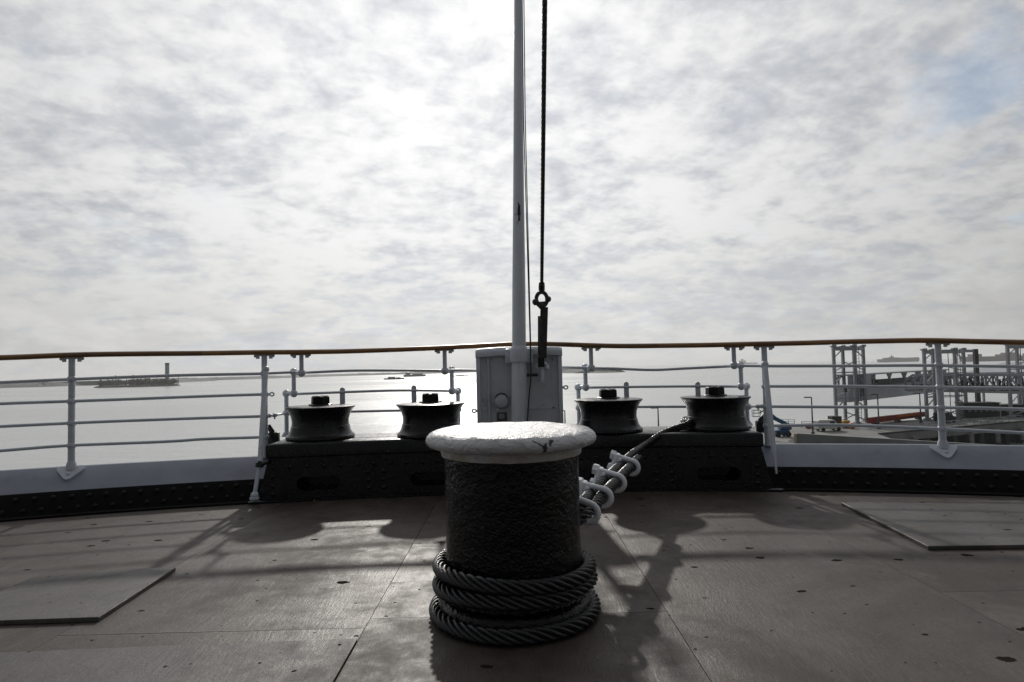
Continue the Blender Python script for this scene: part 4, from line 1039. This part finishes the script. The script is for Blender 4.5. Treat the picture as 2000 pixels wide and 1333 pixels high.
# ------------------------------------------------------------------ quay and passenger terminal
QZ = -12.0
quay_poly = [(4, 90), (58, 92), (63, 112), (102, 128), (170, 155), (170, 180), (111, 143), (66, 132.5), (4, 127)]
q = thing('quay', 'grey concrete harbour quay beyond the right railing', 'quay', loc=(60, 110, QZ))
q0 = Vector((60, 110)); loc2 = lambda P: [(x - 60, y - 110) for x, y in P]
MB().prism(loc2(quay_poly), -1.4, 0).build('apron_slab', 'dock_concrete', q, smooth=0)
for k in range(26):   # dark piles and fenders along the side that faces the ship
    f = k / 25; x = 63.5 + (150 - 63.5) * f; y = 112.4 + (147 - 112.4) * f
    p = Vector((x - 60, y - 110)); MB().tube([(p.x, p.y, -5.5), (p.x, p.y, -1.39)], 0.55, 8).build('pile', 'pier_dark', q)
    if k % 2 == 0: MB().bbox((p.x - 0.35, p.y - 1.35, -3.3), (p.x + 0.35, p.y - 0.75, -0.7), 0.1, 1).build('fender', 'pile_pale', q, smooth=0)
MB().prism(loc2([(64, 113.6), (102, 129.3), (170, 156), (170, 170), (100, 140), (66, 128)]), -5.0, -1.42).build('dark_underside', 'pier_dark', q, smooth=0)
kb = MB(); kb.bar((63.2 - 60, 112.3 - 110, 0.12), (102 - 60, 128.2 - 110, 0.12), 0.5, 0.25); kb.bar((102 - 60, 128.2 - 110, 0.12), (170 - 60, 155 - 110, 0.12), 0.5, 0.25)
kb.build('kerb', 'pier_dark', q, smooth=0)
# nearer ramp with a parapet
a, c = ground(1557, 847, -10.5), ground(2010, 874, -10.5)
rp = thing('ramp_parapet', 'long grey green ramp wall with tan end beyond the right railing', 'ramp wall', loc=(a.x, a.y, -12))
d = c - a; dn = Vector((d.x, d.y, 0)).normalized(); nn = Vector((dn.y, -dn.x, 0))
A = Vector((0, 0, 0)); Bp = Vector((d.x, d.y, 0)) * 1.3
w = MB(); w.v += [tuple(v) for v in (A, A + dn * 0 + Vector((0, 0, 1.5)), Bp + Vector((0, 0, 1.5)), Bp, A - nn * .5, A - nn * .5 + Vector((0, 0, 1.5)), Bp - nn * .5 + Vector((0, 0, 1.5)), Bp - nn * .5)]
w.f += [(0, 1, 2, 3), (7, 6, 5, 4), (0, 4, 5, 1), (1, 5, 6, 2), (2, 6, 7, 3), (3, 7, 4, 0)]
w.build('wall', 'parapet', rp, smooth=0)
e = MB(); e.bar(A - nn * .25 - dn * 0.5 + Vector((0, 0, .72)), A - nn * .25 - dn * 0.01 + Vector((0, 0, .72)), 0.7, 1.46); e.build('wall_end', 'parapet_end', rp, smooth=0)
rs = MB(); rs.v += [tuple(v) for v in (A + nn * .1, Bp + nn * .1, Bp + nn * 14 , A + nn * 9)]; rs.v += [(x, y, -0.8) for x, y, z in rs.v[:4]]
rs.f += [(0, 1, 2, 3), (7, 6, 5, 4), (0, 4, 5, 1), (1, 5, 6, 2), (2, 6, 7, 3), (3, 7, 4, 0)]; rs.build('ramp_road', 'dock_concrete', rp, smooth=0)

gd = (Vector((at(1830, 750, 165).x, 165, 0)) - Vector((at(1640, 750, 131).x, 131, 0))).normalized()   # gangway direction
gp = Vector((-gd.y, gd.x, 0))
def tower(name, label, legs, ztop, bays=5, base=QZ, lw=0.52):
    "braced lift tower: legs = four ground points in order round the square"
    t = thing(name, label, 'lattice tower', 'boarding gangway towers', (legs[0][0], legs[0][1], base)); o = Vector((legs[0][0], legs[0][1], 0))
    P = [Vector((x, y, 0)) - o for x, y in legs]; h = ztop - base
    for p in P:
        MB().bar(p, p + Vector((0, 0, h)), lw).bar(p, p + Vector((0, 0, .5)), lw * 1.9).build('leg', 'tower_paint', t, smooth=0)
    for i in range(4):
        a, b = P[i], P[(i + 1) % 4]
        MB().bar(a + Vector((0, 0, h - .35)), b + Vector((0, 0, h - .35)), 0.5, 0.7).build('top_beam', 'tower_paint', t, smooth=0)
        br = []
        for k in range(bays):
            z0, z1 = h * k / bays + .4, h * (k + 1) / bays - .4
            if (i % 2 == 0) == (k % 2 == 0):
                if k % 2: a_, b_ = b, a
                else: a_, b_ = a, b
                br.append(MB().bar(a_ + Vector((0, 0, z0)), b_ + Vector((0, 0, z1)), 0.18))
            if k % 2: br.append(MB().bar(a + Vector((0, 0, z1 + .4)), b + Vector((0, 0, z1 + .4)), 0.17))
        for q_ in br: q_.build('bracing', 'tower_paint', t, smooth=0)
    for p in (P[0].lerp(P[1], .5), P[2].lerp(P[3], .5)):
        MB().tube([p + Vector((0, 0, 0.5)), p + Vector((0, 0, h))], 0.08, 5).box((p.x - .25, p.y - .25, h * .42), (p.x + .25, p.y + .25, h * .5)).build('hoist_cable', 'dark_steel', t, smooth=0)
    ld_ = MB(); lx = P[1] + Vector((0.15, -.6, 0))
    for dx in (0, .5): ld_.bar(lx + Vector((dx, 0, 0)), lx + Vector((dx, 0, h)), .07)
    for k in range(int(h / .6)): ld_.bar(lx + Vector((0, 0, .6 * k)), lx + Vector((.5, 0, .6 * k)), .06)
    ld_.build('ladder', 'dark_steel', t, smooth=0)
    for p in P:
        MB().bbox((p.x - .5, p.y - .5, h), (p.x + .5, p.y + .5, h + .45), .1, 1).build('sheave_housing', 'tower_paint', t, smooth=0)
    return t
def sq(pxL, pxR, shift, Yf, dep):
    xl, xr = at(pxL, 760, Yf).x, at(pxR, 760, Yf + (0)).x
    yb = Yf + dep; xl2, xr2 = at(pxL + shift, 760, yb).x, at(pxR + shift, 760, yb).x
    return [(xl, Yf), (xr, Yf), (xr2, yb), (xl2, yb)]
zt = at(1655, 678, 132).z
tower('gangway_tower', 'left grey lattice tower holding the gangway girder, by the orange beam', sq(1631, 1671, 18, 130, 5.0), zt, 6)
tower('gangway_tower', 'grey lattice tower right behind the post of the right railing', sq(1808, 1868, 17, 134, 5.0), at(1850, 684, 134).z, 6)
tower('gangway_tower', 'grey lattice tower cut by the right edge of the picture', sq(1972, 2022, 18, 136, 5.0), at(1990, 674, 136).z, 6)
pf = at(1909, 760, 141); ph = at(1909, 682, 141).z
t = thing('portal_leg', 'single grey steel column beside the tower behind the right railing post', 'steel column', loc=(pf.x, pf.y, QZ))
MB().bar((0, 0, 0), (0, 0, ph - QZ), 0.75).build('column', 'dark_steel', t, smooth=0)
q2 = at(1884, 682, 139.5); MB().bar((-.4, 0, ph - QZ - .4), (q2.x - pf.x + 0.5, q2.y - pf.y + 0.6, ph - QZ - .4), 0.4, 0.6).build('head_beam', 'tower_paint', t, smooth=0)

# gangway: box girder with covered walkway
ga = at(1642, 770, 132.4); gl = 58.0
gw = thing('gangway', 'long grey box girder gangway with open canopy between the towers', 'gangway', loc=(ga.x, ga.y, 0))
zb = at(1650, 786, 132.5).z; ztp = at(1650, 757, 132.5).z
def along(s_, off, z): return gd * s_ + gp * off + Vector((0, 0, z))
def slab(b, s0, s1, o0, o1, z0, z1):
    vs = [along(s_, o_, z) for z in (z0, z1) for s_, o_ in ((s0, o0), (s1, o0), (s1, o1), (s0, o1))]
    return b.add(vs, [(0,3,2,1),(4,5,6,7),(0,1,5,4),(1,2,6,5),(2,3,7,6),(3,0,4,7)])
slab(MB(), 0.5, gl, -1.4, 1.4, zb, ztp).build('box_girder', 'girder_paint', gw, smooth=0)
slab(MB(), 0.5, gl, -1.9, 1.9, ztp + 0.01, ztp + 0.25).build('walkway_deck', 'dark_steel', gw, smooth=0)
slab(MB(), 6.6, 10.4, -1.85, 1.4, zb + 1.2, at(1700, 731, 136).z).build('lift_cabin', 'girder_paint', gw, smooth=0)
slab(MB(), 10.45, 13.2, -1.6, 1.2, ztp + .26, ztp + 2.3).build('machinery_box', 'dark_steel', gw, smooth=0)
zc_ = at(1760, 729, 147).z
slab(MB(), 1.0, gl, -1.8, 1.8, zc_, zc_ + 0.28).build('canopy', 'tower_paint', gw, smooth=0)
for k in range(7):
    s_ = 3.0 + k * 8.6
    for of in (-1.7, 1.7):
        b = MB(); b.bar(along(s_, of, ztp + .25), along(s_, of, zc_), .34); b.bar(along(s_ - 1.2, of, zc_), along(s_, of, zc_ - 1.2), .2); b.bar(along(s_ + 1.2, of, zc_), along(s_, of, zc_ - 1.2), .2)
        b.build('canopy_post', 'tower_paint', gw, smooth=0)
b = MB()
for of in (-1.75, 1.75): slab(b, 13.5, gl, of - .08, of + .08, ztp + .26, ztp + 1.0)
b.build('side_screen', 'dark_steel', gw, smooth=0)
# second gangway, an open lattice bridge nearer to us
ta, te = at(1776, 748, 146), at(2075, 746, 121)
tr = thing('lattice_bridge', 'open lattice gangway bridge running to the right picture edge', 'gangway', loc=(ta.x, ta.y, 0))
dv = Vector((te.x - ta.x, te.y - ta.y, 0)); Lb = dv.length; du = dv.normalized(); dp = Vector((-du.y, du.x, 0))
zlo, zhi = at(1850, 764, 138).z, at(1850, 733, 138).z
def al(s_, o_, z): return du * s_ + dp * o_ + Vector((0, 0, z))
for o_ in (-1.3, 1.3):
    MB().bar(al(0, o_, zlo), al(Lb, o_, zlo), .5).build('bottom_chord', 'tower_paint', tr, smooth=0)
    MB().bar(al(1.6, o_, zhi), al(Lb, o_, zhi), .5).bar(al(0, o_, zlo), al(0, o_, zhi - 1), .4).bar(al(0, o_, zhi - 1), al(1.6, o_, zhi), .4).build('top_chord', 'tower_paint', tr, smooth=0)
    nb_ = 14
    for k in range(nb_):
        s0, s1 = Lb * k / nb_, Lb * (k + 1) / nb_; b = MB()
        b.bar(al(s1, o_, zlo), al(s1, o_, zhi), .26)
        if k: b.bar(al(s0 if k % 2 else s1, o_, zlo), al(s1 if k % 2 else s0, o_, zhi), .24)
        b.build('web_member', 'tower_paint', tr, smooth=0)
b = MB(); b.add([al(0, -1.2, zlo + .1), al(Lb, -1.2, zlo + .1), al(Lb, 1.2, zlo + .1), al(0, 1.2, zlo + .1)], [(0, 1, 2, 3)])
b.add([al(0.3, .9, zlo + .11), al(Lb, .9, zlo + .11), al(Lb, .9, zlo + 1.25), al(0.3, .9, zlo + 1.25)], [(0, 1, 2, 3)]); b.build('walkway', 'dark_steel', tr, smooth=0)
b = MB()
for k in range(60):
    s_ = Lb * (0.25 + 0.74 * k / 60); b.bar(al(s_, rn.uniform(-1, 1), zlo + .3), al(s_ + rn.uniform(-.6, .6), rn.uniform(-1, 1), zlo + rn.uniform(1.4, 2.7)), rn.uniform(.12, .4))
b.build('piping', 'dark_steel', tr, smooth=0)
# a sloping roof seen over the bridge
ra = at(1880, 733, 160); t = thing('terminal_roof', 'pale low pitched roof seen above the lattice bridge', 'roof', loc=(ra.x, ra.y, ra.z))
rb = at(1960, 722, 175) - ra; MB().add([(0, 0, -.2), (rb.x, rb.y, rb.z + 1.0 - .2), (rb.x + 20, rb.y - 5, rb.z + .8), (24, -6, -.4), (0, 0, .6), (rb.x, rb.y, rb.z + 1.8), (rb.x + 20, rb.y - 5, rb.z + 1.6), (24, -6, .4)], [(0,3,2,1),(4,5,6,7),(0,1,5,4),(1,2,6,5),(2,3,7,6),(3,0,4,7)]).build('roof_panel', 'girder_paint', t, smooth=0)
for s_ in (4, 12, 20):
    MB().bar((s_, -s_ * .25 - .3, -.6), (s_, -s_ * .25 - .3, -13.0 - ra.z + 1.0), .4).build('roof_post', 'tower_paint', t, smooth=0)
# orange-red beam on the quay
oa, ob = ground(1698, 832, QZ), at(1804, 826, 139)
t = thing('steel_beam', 'long red and orange steel beam lying on the quay under the gangway', 'steel beam', loc=(oa.x, oa.y, QZ))
dv = Vector((ob.x - oa.x, ob.y - oa.y, 0)); 
MB().bar(Vector((0, 0, 1.0)), dv * .45 + Vector((0, 0, 1.0)), 1.0, 1.05).build('red_section', 'red_paint', t, smooth=0)
MB().bar(dv * .451 + Vector((0, 0, 1.0)), dv + Vector((0, 0, 1.0)), 0.9, 1.0).build('orange_section', 'red_paint', t, smooth=0)
MB().bar(dv * .451 + Vector((0, -.62, 1.25)), dv + Vector((0, -.62, 1.25)), 0.3, 0.4).build('orange_flange', 'orange_paint', t, smooth=0)
for f in (.1, .5, .9): MB().box((dv.x * f - .4, dv.y * f - .6, 0), (dv.x * f + .4, dv.y * f + .6, .46)).build('sleeper', 'dark_steel', t, smooth=0)
# lamp posts
LP = MB().tube([(0, 0, 0), (0, 0, 1)], 0.10, 8)
def lamp(px, py0, py1, lab, Y=None):
    p = ground(px, py1, QZ) if Y is None else Vector((at(px, py0, Y).x, Y, QZ)); h = at(px, py0, p.y).z - QZ
    t = thing('street_lamp', lab, 'lamp post', 'quay lamp posts', (p.x, p.y, QZ))
    MB().tube([(0, 0, 0), (0, 0, h)], [0.15, 0.10], 8).lathe([(.3, 0), (.3, .5), (.15, .55)], (0, 0, 0), 10).build('pole', 'dark_steel', t)
    MB().bbox((-1.3, -.2, h - .12), (-.1, .2, h + .08), .05, 1).build('lamp_head', 'dark_steel', t)
lamp(1588, 776, 850, 'quay lamp post left of the left lattice tower')
lamp(1717, 770, 838, 'quay lamp post in front of the gangway girder')
lamp(1799, 768, 828, 'quay lamp post at the right end of the orange beam')
lamp(1285, 797, 840, 'thin quay lamp post seen between the two right rollers', 118)
lamp(1103, 802, 840, 'thin quay lamp post just right of the mast box', 122)
# blue boom lift
bl = ground(1526, 853, QZ)
t = thing('boom_lift', 'blue articulated boom lift parked on the quay behind the right post', 'boom lift', loc=tuple(bl))
MB().bbox((-1.3, -.9, .45), (1.2, .9, 1.15), .1, 1).build('chassis', 'lift_blue', t)
MB().bbox((-.3, -.8, 1.16), (1.6, .8, 1.85), .15, 1).build('turret', 'lift_blue', t)
for x in (-.95, .85):
    for y in (-1.0, 1.0):
        MB().lathe([(.25, -.17), (.46, -.15), (.46, .15), (.25, .17)], (x, y, .46), 16, axis=(0, 1, 0)).build('wheel', 'tyre', t)
P0 = Vector((1.3, 0, 1.9)); P1 = at(1512, 817, bl.y) - bl; P1.y = 0; P2 = at(1493, 801, bl.y) - bl; P2.y = 0; P3 = at(1484, 806, bl.y) - bl; P3.y = 0
MB().bar(P0, P1, .5, .65).build('lower_boom', 'lift_blue', t, smooth=0)
MB().bar(P1, P2, .5, .7).build('upper_boom', 'lift_blue', t, smooth=0)
b = MB(); b.bar(P2, P3, .2); c = P3 + Vector((-.6, 0, -.2))
for dz in (-.5, .1, .6):
    for s_ in (-1, 1): b.bar(c + Vector((-.6, s_ * .4, dz)), c + Vector((.6, s_ * .4, dz)), .07)
    for s_ in (-1, 1): b.bar(c + Vector((s_ * .6, -.4, dz)), c + Vector((s_ * .6, .4, dz)), .07)
for sx in (-1, 1):
    for s_ in (-1, 1): b.bar(c + Vector((sx * .6, s_ * .4, -.5)), c + Vector((sx * .6, s_ * .4, .6)), .07)
b.box((c.x - .6, -.4, c.z - .55), (c.x + .6, .4, c.z - .48)); b.build('basket', 'dark_steel', t, smooth=0)
# light guard fences and small plant on the quay
def fence(px0, px1, py, label):
    a = ground(px0, py, QZ); c = ground(px1, py + .2, QZ); t = thing('guard_fence', label, 'fence', 'quay guard fences', tuple(a)); d = c - a; n = max(2, int(d.length / 1.6))
    for k in range(n + 1):
        MB().bar(d * (k / n), d * (k / n) + Vector((0, 0, 1.25)), .09).build('fence_post', 'tower_paint', t, smooth=0)
    for z in (.5, .9, 1.25): MB().bar(Vector((0, 0, z)), d + Vector((0, 0, z)), .08).build('fence_rail', 'tower_paint', t, smooth=0)
fence(1566, 1612, 836, 'light guard fence on the quay beside the left lamp post')
def edge_fence(a, c, label, n):
    a, c = Vector((*a, QZ)), Vector((*c, QZ)); t = thing('guard_fence', label, 'fence', 'quay guard fences', tuple(a)); d = c - a
    for k in range(n + 1): MB().bar(d * (k / n), d * (k / n) + Vector((0, 0, 1.2)), .1).build('fence_post', 'tower_paint', t, smooth=0)
    for z in (.6, 1.2): MB().bar(Vector((0, 0, z)), d + Vector((0, 0, z)), .09).build('fence_rail', 'tower_paint', t, smooth=0)
edge_fence((70, 116.2), (101, 128.8), 'low pipe fence along the dark pier edge at right', 16)
fence(1528, 1552, 832, 'short guard fence on the quay behind the blue boom lift')
t = thing('traffic_barrier', 'low red barrier on the quay edge left of the lattice tower', 'barrier', loc=tuple(ground(1575, 838, QZ))); 
MB().bbox((0, 0, .1), (5.2, .5, .95), .08, 1).build('panel', 'red_paint', t, smooth=0); MB().box((.3, .05, 0), (.7, .45, .1)).box((4.5, .05, 0), (4.9, .45, .1)).build('foot', 'dark_steel', t, smooth=0)
for px, py, w, h, m, lab in ((1618, 838, .7, 1.8, 'yellow_paint', 'yellow bollard post beside the lattice tower foot'), (1631, 834, 1.9, 2.1, 'rock', 'brown crate at the left foot of the lattice tower'), (1652, 836, 1.2, 1.4, 'yellow_paint', 'yellow crate between the lattice tower legs'), (1664, 838, .8, 1.1, 'orange_paint', 'small orange box by the lattice tower leg')):
    p = ground(px, py, QZ); t = thing('supply_crate' if w > .75 else 'marker_post', lab, 'crate' if w > .75 else 'marker', loc=tuple(p))
    MB().bbox((-w / 2, -w / 2, 0.12), (w / 2, w / 2, h), .08, 1).build('body', m, t, smooth=0); MB().box((-w * .4, -w * .4, 0), (w * .4, w * .4, .118)).build('skid', 'dark_steel', t, smooth=0)
def van(px, py, lab, m, rz):
    p = ground(px, py, QZ); t = thing('parked_van', lab, 'van', 'vans parked on the quay', tuple(p), rz)
    b = MB(); prof = [(-2.4, .45), (2.3, .45), (2.4, .9), (2.2, 1.15), (1.3, 1.35), (.7, 2.05), (-2.3, 2.1), (-2.45, 1.9)]; n = len(prof)
    b.v += [(x, y, z) for y in (-.9, .9) for x, z in prof]; b.f += [tuple(range(n)), tuple(n + k for k in reversed(range(n)))]
    for k in range(n): b.f.append((k, (k + 1) % n, n + (k + 1) % n, n + k))
    b.build('body', m, t, smooth=20)
    for x in (-1.5, 1.5):
        for y in (-.86, .86): MB().lathe([(.2, -.12), (.36, -.1), (.36, .1), (.2, .12)], (x, y, .36), 14, axis=(0, 1, 0)).build('wheel', 'tyre', t)
    for y in (-.905, .895): MB().box((-.2, y, 1.3), (.75, y + .01, 1.85)).build('window', 'glass_dark', t, smooth=0)
van(1618, 842, 'pale van parked on the quay below the left lattice tower', 'ship_white', .1)
van(1846, 826, 'dark van parked on the quay behind the right railing post', 'hull_dark', .5)
# low dark sheds and piled gear at the far right of the quay
for px0, px1, py, h, lab in ((1885, 1955, 817, 3.0, 'long dark shed on the quay under the lattice bridge'), (1958, 2040, 815, 2.4, 'dark low shed at the right edge of the quay')):
    a, c = ground(px0, py, QZ), ground(px1, py - 1, QZ); t = thing('shed', lab, 'shed', 'dark sheds on the quay', tuple(a)); d = c - a
    MB().bar(d * .0 + Vector((0, 1.5, h * .5)), d + Vector((0, 1.5, h * .5)), 3.0, h).build('wall', 'dark_steel', t, smooth=0)
    MB().bar(d * -.02 + Vector((0, 1.5, h + .12)), d * 1.02 + Vector((0, 1.5, h + .12)), 3.5, .22).build('roof', 'pier_dark', t, smooth=0)
    for k in range(6): MB().bar(d * (.08 + .16 * k) + Vector((0, -.2, h * .6)), d * (.16 + .16 * k) + Vector((0, -.2, h * .6)), .1, h * .35).build('window', 'pile_pale', t, smooth=0)

# ------------------------------------------------------------------ sea haze
hz = bpy.data.materials.new('haze'); hz.use_nodes = True; hn = hz.node_tree.nodes; hn.clear()
ho = hn.new('ShaderNodeOutputMaterial'); hv = hn.new('ShaderNodeVolumePrincipled')
hv.inputs['Color'].default_value = (0.97, 0.975, 0.98, 1); hv.inputs['Density'].default_value = 0.00009; hv.inputs['Anisotropy'].default_value = 0.2
hz.node_tree.links.new(hv.outputs[0], ho.inputs['Volume']); MATS['haze'] = hz
o = MB().box((-12000, -6500, WATER - 1.5), (12000, 12000, 62)).build('haze', 'haze', smooth=0)
o['kind'] = 'stuff'; o['label'] = 'thin pale sea haze over the whole harbour'; o['category'] = 'haze'
